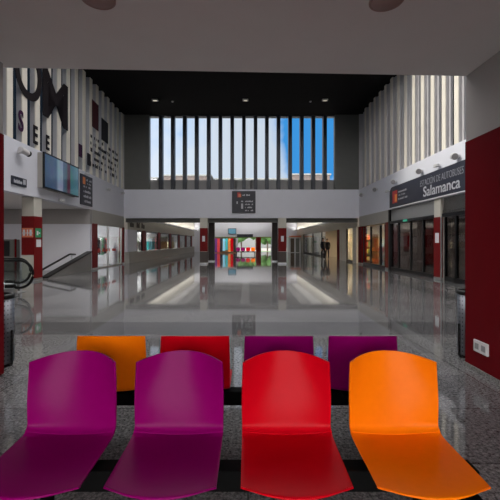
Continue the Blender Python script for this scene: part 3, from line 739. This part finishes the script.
# passage ceiling with rooflight slots
b = B()
xs = [-8.35, -7.2, -6.0, -1.6, -.4, 3.6, 4.8, 6.3, 7.7]
for i in range(0, len(xs)-1, 2): pass
b.box(-12.4, -7.0, 24.6, YE, CZ, CZ+.2).box(-6.0, -.8, 24.6, YE, CZ, CZ+.2).box(.2, 5.2, 24.6, YE, CZ, CZ+.2).box(6.2, 10.9, 24.6, YE, CZ, CZ+.2)
for k in range(26): b.box(-8, 7.4, 24.6+k*1.2, 24.72+k*1.2, CZ, CZ+1.0)  # deep baffles added to keep slot sky out of the floor reflection
for x in (-7.0, -6.0, -.8, .2, 5.2, 6.2): b.box(x-.05, x+.05, 24.6, YE, CZ+.1, CZ+1.0)
struct('ceiling_passage', b, mat('grey_passage_ceiling', (.3, .295, .29), .8, var=.05, scale=2), 'pale ceiling of the far passage with rooflight slots')
struct('roof_edge', B().box(-12.6, 11, 24.61, 24.9, FB, 4.9), M['roofing'], 'roof upstand behind the back fascia')

for side, xx in (('left', xl+.35), ('right', XR-.35)):
    for k in range(6):
        yy = 27.2+k*5
        t = sroot(f'trim_{len(FILL_LAMPS)+6}', f'added unseen trough uplight under the passage ceiling on the {side} wall', (xx, yy, 3.1))  # added uplight numbered with the trims, unseen, brightens the passage
        obj('trough', B().box(xx-.12, xx+.12, yy-2.46, yy+2.46, 3.08, 3.14).box(xx-.12, xx-.1, yy-2.46, yy+2.46, 3.14, 3.2).box(xx+.1, xx+.12, yy-2.46, yy+2.46, 3.14, 3.2), M['alu'], t)
        obj('arm', B().box(min(xx, xl if side == 'left' else XR), max(xx, xl if side == 'left' else XR), yy-.03, yy+.03, 3.09, 3.13), M['alu'], t)
        FILL_LAMPS.append((xx, yy, 3.16))
# back columns
for px0, px1, l in ((200, 207.2, 'cream back column with red panel, left of the middle passage'), (278.5, 286.3, 'cream back column with red panel, right of the middle passage')):
    Y = 24.0; xa, xb = PX(px0, Y), PX(px1, Y)
    c = column(l, xa, xb, Y, Y+.5, 3.03, [(xa-.012, xb+.012, Y-.012, Y+.512, PZ(251.5, Y), PZ(228, Y))], 'back columns of the hall')
    obj('lower_panel', B().box(xa-.008, xb+.008, Y-.008, Y+.508, .1, PZ(251.5, Y)-.02), M['bwall1'], c)
    obj('notice', B().box((xa+xb)/2-.09, (xa+xb)/2+.09, Y-.02, Y-.012, PZ(241.5, Y), PZ(236, Y)), M['paper'], c)
for px0, px1, n in ((208.3, 214.3, 'left'), (272.3, 277.6, 'right')):
    Y = 27.0
    t = thing('passage_pier', f'dark brown pier at the {n} side of the middle passage', 'pier', (PX((px0+px1)/2, Y), Y, 0))
    obj('shaft', B().box(PX(px0, Y), PX(px1, Y), Y, Y+.5, .08, CZ-.02), mat('dark_brown_panel', (.035, .018, .016), .5, var=.1), t)
    obj('foot', B().box(PX(px0, Y)-.01, PX(px1, Y)+.01, Y-.01, Y+.51, 0, .08), M['steel'], t)

# far end wall, with openings to daylight
we = sroot('wall_end', 'white end wall of the far passage over bright openings')
b = B(); head = 2.2
b.box(-12.4, 10.9, YE, YE+.3, head, CZ+.2)
for a, c in ((-12.4, PX(214, YE)), (PX(236, YE), PX(238, YE)), (PX(256, YE), PX(261, YE)), (PX(271, YE), 5.0), (6.6, 10.9)): b.box(a, c, YE, YE+.3, 0, head)
obj('plaster', b, M['white'], we)
obj('red_post', B().box(PX(256, YE), PX(261, YE), YE-.15, YE-.001, 0, head), M['red'], we)
obj('green_lintel', B().box(PX(214, YE), PX(271, YE), YE-.1, YE-.001, head-.12, head+.02), mat('olive_green_band', (.2, .26, .06), .6, var=.1), we)
struct('wall_end_shop', B().box(-6.2, PX(237, YE), 58, 58.3, 0, 2.6).box(-6.2, -5.9, YE+.3, 58, 0, 2.6).box(PX(236.2, YE), PX(237.4, YE), YE+.3, 58, 0, 2.6).box(-6.2, PX(237.4, YE), YE+.3, 58.3, 2.6, 2.8).box(-6.2, PX(237.4, YE), YE+.3, 58.3, -.2, 0), M['wood'], 'brown rear wall of the clothes shop at the passage end')
t = thing('wall_display', 'small blue screen on the far white bulkhead', 'screen', (PX(232, YE), YE, 2.6))
obj('bezel', B().box(PX(228, YE), PX(236.3, YE), YE-.14, YE-.002, PZ(234.3, YE), PZ(228.3, YE)), M['bar'], t)
obj('screen', B().box(PX(228.6, YE), PX(235.7, YE), YE-.147, YE-.141, PZ(233.7, YE), PZ(228.9, YE)), mat('blue_screen_glow', (.02, .05, .07), .2, emit=((.12, .3, .4), .7)), t)
t = thing('passage_sign', 'dark strip sign beside the small blue screen', 'sign', (PX(245, YE), YE, 2.3))
obj('board', B().box(PX(237, YE), PX(253, YE), YE-.3, YE-.12, PZ(237, YE), PZ(234.2, YE)), M['sign'], t)
obj('bracket', B().box(PX(240, YE), PX(240.6, YE), YE-.12, YE, PZ(236, YE), PZ(235, YE)).box(PX(249, YE), PX(249.6, YE), YE-.12, YE, PZ(236, YE), PZ(235, YE)), M['bar'], t)
rack(PX(214.6, 49), 49, PX(236, 49), 49, 2.0, 'long rail of colourful clothes at the end of the passage', [('purple','purple'),('scarlet','scarlet'),('deep navy','navy'),('light blue','blue'),('teal','teal'),('orange','orange'),('brown red','red'),('black','black')], 'at the end of the passage', 1.85, 6)

# right wall of the passage: shop fronts
wq = sroot('wall_passage_right', 'right wall of the far passage over the shop fronts')
obj('upper_wall', B().box(XR, XR+.3, 24.6, YE, 2.45, CZ), M['cream'], wq)
def yx(px): return XR*F/(px-CX)
obj('cream_pier', B().box(XR, XR+.3, yx(345.5), yx(339.5), 0, 2.45), M['cream'], wq)
obj('cream_pier', B().box(XR, XR+.3, yx(356), yx(352.5), 0, 2.45), M['cream'], wq)
obj('dark_pier', B().box(XR-.05, XR+.3, yx(339.5), yx(337.5), 0, 2.45), M['maroon'], wq)
obj('cream_pier', B().box(XR, XR+.3, yx(303), yx(300.5), 0, 2.45), M['cream'], wq)
def front(n, px0, px1, label): return pane_bay(n, px0, px1, label, M['glass_shop'], .05, 2.45, .12)
front('window_12', 303, 312, 'far shop glass'); front('window_13', 312, 321, 'shop glass behind the two people')
front('window_14', 345.5, 352.5, 'window of the warm lit shop')
for (ya, yb, n) in ((38.6, 40.2, 'nearer the two people'), (42.6, 44.6, 'nearer the kiosk')):  # boards added to give the white and green reflections in the glass
    t = thing('reflection_board', 'white board with a green band standing in for a reflection in far shop glass, ' + n, 'reflection board', (8.1, ya, 0))
    obj('board', B().box(8.0, 8.2, ya, yb, .25, 2.1, .02), M['paper'], t)
    obj('band', B().box(7.985, 8.0, ya+.1, yb-.1, 1.35, 1.6), M['green'], t)
    obj('foot', B().box(7.95, 8.25, ya, yb, 0, .25), M['bar'], t)
t = thing('kiosk', 'grey kiosk with a narrow orange header at the end of the passage', 'kiosk', (5.9, 51, 0))
obj('body', B().box(5.6, 7.2, 50, 53, 0, 2.1, .02), M['alu'], t)
obj('header', B().box(5.9, 7.2, 49.9, 53, 2.1, 2.3, .02), M['salmon'], t)
obj('door', B().box(5.8, 6.3, 49.96, 50.0, .05, 1.95), M['bark'], t); obj('door', B().box(6.5, 7.0, 49.96, 50.0, .05, 1.95), M['darkpanel'], t)
shelf(8.7, 9.3, 26.2, 28.2, 'warm lit wooden shelf in the shop beyond the cream pier', 'in the warm lit shop', seed=8)
shelf(8.9, 9.5, 30.4, 33.4, 'wooden shelf in the open shop behind the two people', 'behind the two people', seed=11)
for (x, y, n) in ((8.3, 27.2, 'in the shop beyond the cream pier'), (8.4, 32, 'in the shop behind the two people'), (8.6, 21.5, 'in the shop beyond the glass doors')):
    t = thing('shop_lamp', 'warm square lamp ' + n, 'lamp', (x, y, 2.6))
    obj('lens', B().box(x-.3, x+.3, y-.3, y+.3, 2.6, 2.63), M['lampwarm'], t); obj('housing', B().box(x-.33, x+.33, y-.33, y+.33, 2.631, 2.7), M['alu'], t)
    obj('cord', B().tube([(x, y, 2.7), (x, y, 3.11 if y < 24 else CZ-.001)], .008, 6), M['black'], t)
for (a, c) in ((29.0, 29.3), (36, 36.3), (47, 47.3)):
    struct('wall_shop_divider', B().box(XR+.3, 10.6, a, c, 0, CZ), M['cream'], 'cream partition between shops')

# ------------------------------------------------------------------ benches
JZ = .44
def shell_meshes(cx):
    """seat and backrest of one moulded chair; local y runs back, 0 at the bend"""
    seat = [(-.486, .418), (-.483, .424), (-.474, .427), (-.44, .429), (-.36, .430), (-.25, .430), (-.13, .430), (-.055, .431), (-.03, .432), (-.012, .433)]
    back = [(-.014, .436), (-.006, .441), (.004, .449), (.013, .463), (.019, .482), (.026, .515), (.04, .575), (.062, .655), (.086, .733), (.105, .80), (.112, .828), (.115, .84)]
    def fine(prof, m=4):                       # Catmull-Rom through the section points
        q = []
        for i in range(len(prof)-1):
            p = [prof[max(0, min(len(prof)-1, i+k))] for k in (-1, 0, 1, 2)]
            for k in range(m):
                u = k/m
                q.append(tuple(.5*(2*p[1][a]+(p[2][a]-p[0][a])*u+(2*p[0][a]-5*p[1][a]+4*p[2][a]-p[3][a])*u*u+(3*p[1][a]-p[0][a]-3*p[2][a]+p[3][a])*u**3) for a in (0, 1)))
        return q + [prof[-1]]
    out = []
    for prof, isback in ((fine(seat), False), (fine(back), True)):
        b = B(); nu = 33; grid = []
        n = len(prof); z0_, z1_ = prof[0][1], prof[-1][1]
        for i, (y, z) in enumerate(prof):
            row = []
            t = (z-z0_)/(z1_-z0_) if isback else i/(n-1)
            for k in range(nu):
                u = -1+2*k/(nu-1)
                if isback:
                    hw = .234 - .010*t + .004*math.sin(math.pi*t)
                    dy = -(.012 + .105*t)*abs(u)**2.1; dz = -.03*t**1.5*abs(u)**2.2 + .022*(1-t)**3*u*u
                else:
                    hw = .234 + .001*t
                    fr = max(0, 1-t*1.8)
                    dy = .075*fr*u*u + (-.012*u*u*max(0, (t-.5)*2)**3); dz = (.003 + .017*t**3)*u*u
                row.append(b.bm.verts.new((cx + hw*u, y+dy, z+dz)))
            grid.append(row)
        for i in range(n-1):
            for k in range(nu-1): b.bm.faces.new([grid[i][k], grid[i][k+1], grid[i+1][k+1], grid[i+1][k]])
        out.append(b)
    return out
def make_bench(label, order):
    t = thing('bench', label, 'bench', (0, 0, 0), 'benches of four moulded seats')
    for i, c in enumerate(order):
        cx = (i-1.5)*.57
        sb, bb = shell_meshes(cx)
        cn = {'purple': 'purple', 'redp': 'red', 'orange': 'orange'}[c]
        s = obj('seat', sb, M[c], t, True); s['label'] = cn + ' moulded plastic seat'
        k = obj('backrest', bb, M[c], s, True); k['label'] = cn + ' moulded plastic backrest'
        for o in (s, k):
            md = o.modifiers.new('solid', 'SOLIDIFY'); md.thickness = .011 if o is k else .006; md.offset = -1
            bv = o.modifiers.new('edge', 'BEVEL'); bv.width = .003; bv.segments = 2; bv.limit_method = 'ANGLE'; bv.angle_limit = math.radians(60)
        obj('bracket', B().box(cx-.13, cx+.13, -.36, .0, .388, .412, .006), M['bench_black'], t)
    obj('beam', B().box(-1.17, 1.17, -.23, -.13, .275, .375, .008), M['bench_black'], t)
    for x in (-1.03, 1.03):
        obj('leg', B().box(x-.035, x+.035, -.215, -.145, .03, .29, .006).box(x-.035, x+.035, -.44, .1, .0, .04, .01).box(x-.035, x+.035, -.42, -.12, .33, .375, .006), M['bench_black'], t)
    return t
bench = make_bench('nearest bench, four moulded seats: two purple, one red, one orange', ['purple', 'purple', 'redp', 'orange'])
rear = copy_tree(bench); far = copy_tree(bench)
bench.location = (-.081, 1.95, 0)
rear.location = (-.075, 2.50, 0); rear.rotation_euler = (0, 0, math.pi)
rear['label'] = 'bench turned away behind the nearest bench, backs orange, red, purple, purple'
far.location = (-.28, 42.0, 0)
far['label'] = 'distant bench of purple, red and orange seats at the end of the passage'

# ------------------------------------------------------------------ people
def person(label, x, y, h, rot, m_top, m_leg, grp, stance=.0):
    s = h/1.75
    t = thing('person', label, 'person', (x, y, 0), grp)
    V = {}; E = []; R = {}
    def v(n, co, r): V[n] = co; R[n] = r
    v('pel', (0, 0, .95), .15); v('waist', (0, 0, 1.1), .15); v('chest', (0, .01, 1.3), .165); v('sho', (0, 0, 1.42), .11); v('neck', (0, 0, 1.5), .055)
    v('h1', (0, -.015, 1.57), .075); v('h2', (0, -.02, 1.65), .09); v('h3', (0, -.01, 1.72), .062); v('nose', (0, -.115, 1.62), .016)
    E += [('pel','waist'),('waist','chest'),('chest','sho'),('sho','neck'),('neck','h1'),('h1','h2'),('h2','h3'),('h2','nose')]
    for sd, q in (('L', -1), ('R', 1)):
        v('hip'+sd, (.1*q, 0, .9), .1); v('kn'+sd, (.11*q, -.02-stance*q, .5), .062); v('an'+sd, (.115*q, .01-stance*q, .09), .042); v('toe'+sd, (.13*q, -.16-stance*q, .035), .035)
        E += [('pel','hip'+sd),('hip'+sd,'kn'+sd),('kn'+sd,'an'+sd),('an'+sd,'toe'+sd)]
        v('sh'+sd, (.19*q, 0, 1.41), .068); v('el'+sd, (.225*q, .03, 1.12), .05); v('wr'+sd, (.2*q, -.05, .88), .032); v('pa'+sd, (.2*q, -.07, .81), .036)
        E += [('sho','sh'+sd),('sh'+sd,'el'+sd),('el'+sd,'wr'+sd),('wr'+sd,'pa'+sd)]
        for f in range(4):
            v(f'f{f}{sd}', (.2*q, -.105+.022*f, .755), .009); v(f'g{f}{sd}', (.19*q, -.11+.022*f, .71+.008*abs(f-1)), .008)
            E += [('pa'+sd, f'f{f}{sd}'), (f'f{f}{sd}', f'g{f}{sd}')]
        v('th'+sd, (.19*q, -.12, .79), .01); v('tt'+sd, (.185*q, -.135, .75), .009); E += [('pa'+sd, 'th'+sd), ('th'+sd, 'tt'+sd)]
    ks = list(V); me = bpy.data.meshes.new('body')
    me.from_pydata([tuple(c*s for c in V[k]) for k in ks], [(ks.index(a), ks.index(b)) for a, b in E], [])
    o = bpy.data.objects.new('body', me); COL.objects.link(o); o.parent = t
    md = o.modifiers.new('skin', 'SKIN'); md.use_smooth_shade = True
    for i, k in enumerate(ks):
        d = me.skin_vertices[0].data[i]; d.radius = (R[k]*s, R[k]*s*(.8 if k in ('pel','waist','chest','sho') else 1)); d.use_root = (k == 'pel')
    sb = o.modifiers.new('sub', 'SUBSURF'); sb.levels = 1; sb.render_levels = 1
    # bake the modifiers so that the clothes can be told apart by height
    dg = bpy.context.evaluated_depsgraph_get(); me2 = bpy.data.meshes.new_from_object(o.evaluated_get(dg))
    o.modifiers.clear(); o.data = me2
    me2.materials.clear()
    for m_ in (M['skin'], m_top, m_leg, M['black']): me2.materials.append(m_)
    for p in me2.polygons:
        c = p.center; z = c.z/s
        p.use_smooth = True
        arm = abs(c.x)/s > .165 and z < 1.3
        p.material_index = 0 if (z > 1.47 or (arm and z < .88 and z > .66)) else 1 if (z > .93 or (arm and z > .8)) else 2 if z > .1 else 3
    obj('hair', B().blob((x, y+.02*s, 1.70*s), .098*s, 2, .0, (.92, 1.0, .78)), M['hair'], t, True)
    e = B()
    for q in (-1, 1): e.blob((x+.032*q*s, y-.1*s, 1.645*s), .011*s, 1)
    obj('eyes', e, M['black'], t)
    obj('mouth', B().box(x-.022*s, x+.022*s, y-.096*s, y-.086*s, 1.572*s, 1.58*s), M['redp'], t)
    t.rotation_euler = (0, 0, rot)
    return t
person('taller person in a dark jacket standing in the far passage', 6.35, 31.0, 1.78, .5, M['navy'], M['blackcloth'], 'two people in the far passage', .06)
person('shorter person in black behind the person in a dark jacket', 6.8, 31.5, 1.72, -.3, M['blackcloth'], M['navy'], 'two people in the far passage', .04)

# ------------------------------------------------------------------ outside
def building(label, x0, x1, y, d, z, m, cols):
    t = thing('building', label, 'building', ((x0+x1)/2, y, 0))
    obj('wall', B().box(x0, x1, y, y+d, -.2, z), m, t)
    obj('roof', B().box(x0-.3, x1+.3, y-.3, y+d+.3, z, z+.35), M['bwall2'], t)
    n = max(2, int((x1-x0)/2.2))
    for k in range(n):
        xa = x0+.5+k*(x1-x0-1)/n
        obj('window', B().box(xa, xa+.9, y-.06, y+.05, z-3.0, z-1.2), cols, t)
Yo = 95
hz = lambda py: PZ(py, Yo)
building('long brown building seen low through the left of the back window', PX(160, Yo), PX(210.5, Yo), Yo, 8, hz(176), M['bwall1'], M['bar'])
building('pale grey building seen low through the middle of the back window', PX(214, Yo), PX(290, Yo), Yo+4, 8, hz(177), M['bwall2'], M['bar'])
building('dark roofed building seen low through the blue end of the back window', PX(292, Yo), PX(330, Yo), Yo, 8, hz(175), M['bwall1'], M['bar'])
building('white building seen at the left edge of the back window', PX(138, Yo), PX(156, Yo), Yo+1, 8, hz(178), mat('white_facade', (.3, .3, .31), .8, var=.05), M['bar'])
def tree(x, y, h, label):
    t = thing('tree', label, 'tree', (x, y, -.21), 'trees beyond the far openings')
    obj('trunk', B().tube([(x, y, -.21), (x, y, h*.5)], .14), M['bark'], t)
    b = B()
    for k in range(7): b.blob((x+random.uniform(-.9, .9), y+random.uniform(-.9, .9), h*.6+random.uniform(-.6, .8)), random.uniform(.7, 1.1), 2, .18)
    obj('foliage', b, M['leaf'], t)
tree(-1.2, 66, 4.6, 'green tree outside behind the distant bench'); tree(3.6, 68, 4.4, 'green tree outside right of the red post'); tree(1.6, 74, 5, 'tree farthest off outside the passage')
tag(obj('lawn', B().box(1.5, 6, 58.5, 63, -.21, -.12), M['grass']), 'green lawn outside the far right opening', 'lawn', kind='stuff')

# ------------------------------------------------------------------ light
world = bpy.data.worlds.new('sky'); scene.world = world; world.use_nodes = True
nt = world.node_tree; N, L = nt.nodes.new, nt.links.new
bg = nt.nodes['Background']
tc = N('ShaderNodeTexCoord'); sp = N('ShaderNodeSeparateXYZ'); L(tc.outputs['Generated'], sp.inputs[0])
nz = N('ShaderNodeTexNoise'); nz.inputs['Scale'].default_value = 5.5; nz.inputs['Detail'].default_value = 4; nz.inputs['Roughness'].default_value = .5
L(tc.outputs['Generated'], nz.inputs['Vector'])
def math_(op, a, b=None):
    m = N('ShaderNodeMath'); m.operation = op
    for i, q in enumerate((a, b)):
        if q is None: continue
        if isinstance(q, (int, float)): m.inputs[i].default_value = q
        else: L(q, m.inputs[i])
    return m.outputs[0]
# blue patch low in the sky beyond the right part of the back window, cloud elsewhere
dx = math_('SUBTRACT', sp.outputs[0], .185); dz = math_('SUBTRACT', sp.outputs[2], .28)
d2 = math_('ADD', math_('MULTIPLY', dx, dx), math_('MULTIPLY', math_('MULTIPLY', dz, dz), .8))
front_ = math_('GREATER_THAN', sp.outputs[1], .2)
blue = math_('MULTIPLY', front_, math_('MULTIPLY', math_('LESS_THAN', 0.0, 1.0), math_('SUBTRACT', 1.0, math_('MINIMUM', math_('DIVIDE', d2, .018), 1.0))))
fac = math_('ADD', math_('MULTIPLY', blue, 1.5), math_('MULTIPLY', math_('SUBTRACT', nz.outputs['Fac'], .47), 2.6))
cr = N('ShaderNodeValToRGB'); L(fac, cr.inputs[0])
e = cr.color_ramp.elements
e[0].position = .0; e[0].color = (.57, .64, .74, 1); e[1].position = .62; e[1].color = (.045, .28, .68, 1)
q = e.new(.3); q.color = (.46, .58, .76, 1)
# brightness by direction: zenith, front (behind the camera) and left are brighter
zen = math_('MULTIPLY', math_('MAXIMUM', math_('SUBTRACT', sp.outputs[2], .45), 0.0), 14.0)
bak = math_('MULTIPLY', math_('MAXIMUM', math_('SUBTRACT', math_('MULTIPLY', sp.outputs[1], -1.0), math_('MULTIPLY', math_('MAXIMUM', sp.outputs[2], 0.0), 1.4)), 0.0), 19.8)
lef = math_('MULTIPLY', math_('MAXIMUM', math_('MULTIPLY', sp.outputs[0], -1.0), 0.0), 1.0)
tot = math_('ADD', 1.12, math_('ADD', zen, math_('ADD', bak, lef)))
cm = N('ShaderNodeMix'); cm.data_type = 'RGBA'; cm.inputs[7].default_value = (.665, .64, .635, 1)
nf = math_('MINIMUM', math_('ADD', math_('MULTIPLY', math_('MAXIMUM', math_('SUBTRACT', sp.outputs[2], .4), 0.0), 6.0), math_('MULTIPLY', math_('MAXIMUM', math_('SUBTRACT', .5, sp.outputs[1]), 0.0), 4.0)), 1.0)
L(nf, cm.inputs[0]); L(cr.outputs[0], cm.inputs[6]); L(cm.outputs[2], bg.inputs['Color']); L(tot, bg.inputs['Strength'])

def portal(loc, rot, sx, sy):
    l = bpy.data.lights.new('daylight_opening', 'AREA'); l.shape = 'RECTANGLE'; l.size = sx; l.size_y = sy
    l.cycles.is_portal = True
    o = bpy.data.objects.new('daylight_opening', l); COL.objects.link(o); o.location = loc; o.rotation_euler = rot
portal((-.2, 10.7, ZC+.25), (0, 0, 0), 12.8, 11)
portal((-.05, -3.65, 1.75), (math.pi/2, 0, 0), 5.2, 3.3)
portal(((xw0+xw1)/2, YB+.6, (FT+ZC)/2), (-math.pi/2, 0, 0), xw1-xw0, ZC-FT)
for x in (-6.5, -.3, 5.7): portal((x, 40, CZ+1.1), (0, 0, 0), 1.0, 30)
portal((-1, YE+.4, 1.1), (-math.pi/2, 0, 0), 9, 2.2)
portal((XL(14)-.8, 14, (FT+ZC)/2), (0, -math.pi/2, 0), ZC-FT, 20)
portal((XR+.8, 14, (FT+ZC)/2), (0, math.pi/2, 0), ZC-FT, 20)

def lamp(kind, loc, energy, color=(1, .95, .88), size=.3, rot=(0, 0, 0), spot=None):  # shop lamp light, also fills added where no fixture stands
    l = bpy.data.lights.new('lamp_or_fill_light', kind); l.energy = energy; l.color = color
    if kind == 'AREA': l.shape = 'DISK'; l.size = size
    else: l.shadow_soft_size = size
    if kind == 'SPOT': l.spot_size = math.radians(55); l.spot_blend = .5
    o = bpy.data.objects.new('lamp_or_fill_light', l); COL.objects.link(o); o.location = loc; o.rotation_euler = rot
lamp('AREA', (-10, 21.5, 3.0), 200, size=.5); lamp('AREA', (9, 21.6, 2.55), 70, (1, .75, .45), .5)  # the left shop's light is an added fill without a fixture
lamp('AREA', (8.3, 27.2, 2.55), 140, (1, .72, .4), .5); lamp('AREA', (8.4, 32, 2.55), 120, (1, .7, .4), .5)

lamp('AREA', (-10, 8, 3.05), 70, size=.6); lamp('AREA', (-10, 14, 3.05), 110, size=.6)  # fills added to brighten the left aisle, no lamps there
for p in FILL_LAMPS:  # light of the added passage troughs
    l = bpy.data.lights.new('passage_fill', 'AREA'); l.shape = 'RECTANGLE'; l.size = .18; l.size_y = 4.9; l.energy = 60; l.color = (1, .97, .92)
    o = bpy.data.objects.new('passage_fill', l); COL.objects.link(o); o.location = p; o.rotation_euler = (math.pi, 0, 0)
lamp('AREA', (-10.3, 30, 4.4), 350, size=.6); lamp('AREA', (-10.3, 42, 4.4), 450, size=.6)  # unseen fills added to brighten the ticket offices
lamp('AREA', (7.95, 16.6, 3.05), 130, size=.7)  # fill added inside the vestibule, kept out of the floor reflection
l = bpy.data.lights.new('passage_fill', 'AREA'); l.shape = 'RECTANGLE'; l.size = 9; l.size_y = .2; l.energy = 95; l.color = (1, .97, .92)  # wash added for the end wall, without any trough
o = bpy.data.objects.new('passage_fill', l); COL.objects.link(o); o.location = (-1, 52.6, 3.95); o.rotation_euler = (math.radians(115), 0, 0)
lamp('AREA', (9.2, 42, 4.3), 200, size=.8)  # unseen fill added behind the far shop glass
lamp('SPOT', (-3.4, 44.8, 4.5), 1300, size=.1, rot=Vector((0, 4.2, -3.6)).to_track_quat('-Z', 'Y').to_euler())  # spot added to brighten the clothes rail, no fixture
lamp('SPOT', (-.3, 37.7, 4.55), 1400, size=.1, rot=Vector((0, 4.3, -4)).to_track_quat('-Z', 'Y').to_euler())  # spot added to brighten the distant bench, no fixture
sun = bpy.data.lights.new('sun', 'SUN'); sun.energy = 3.3; sun.angle = math.radians(10); sun.color = (1, .95, .85)
so_ = bpy.data.objects.new('sun', sun); COL.objects.link(so_)
so_.rotation_euler = Vector((math.cos(math.radians(24.5)), .12, -math.sin(math.radians(24.5)))).to_track_quat('-Z', 'Y').to_euler()

# ------------------------------------------------------------------ camera and view
cam = bpy.data.cameras.new('camera'); co = bpy.data.objects.new('camera', cam); COL.objects.link(co)
co.location = (0, 0, H); co.rotation_euler = (math.pi/2, 0, 0)
cam.sensor_width = 36; cam.sensor_fit = 'HORIZONTAL'; cam.lens = 36*F/500
cam.shift_x = (250-CX)/500; cam.shift_y = -(250-CY)/500
cam.clip_end = 500; cam.clip_start = .05
scene.camera = co
vs = scene.view_settings
vs.view_transform = 'Standard'; vs.look = 'None'; vs.gamma = 1; vs.exposure = 0; vs.use_curve_mapping = False
scene.cycles.use_denoising = True
scene.cycles.max_bounces = 10; scene.cycles.diffuse_bounces = 5; scene.cycles.transparent_max_bounces = 16
scene.cycles.sample_clamp_indirect = 6
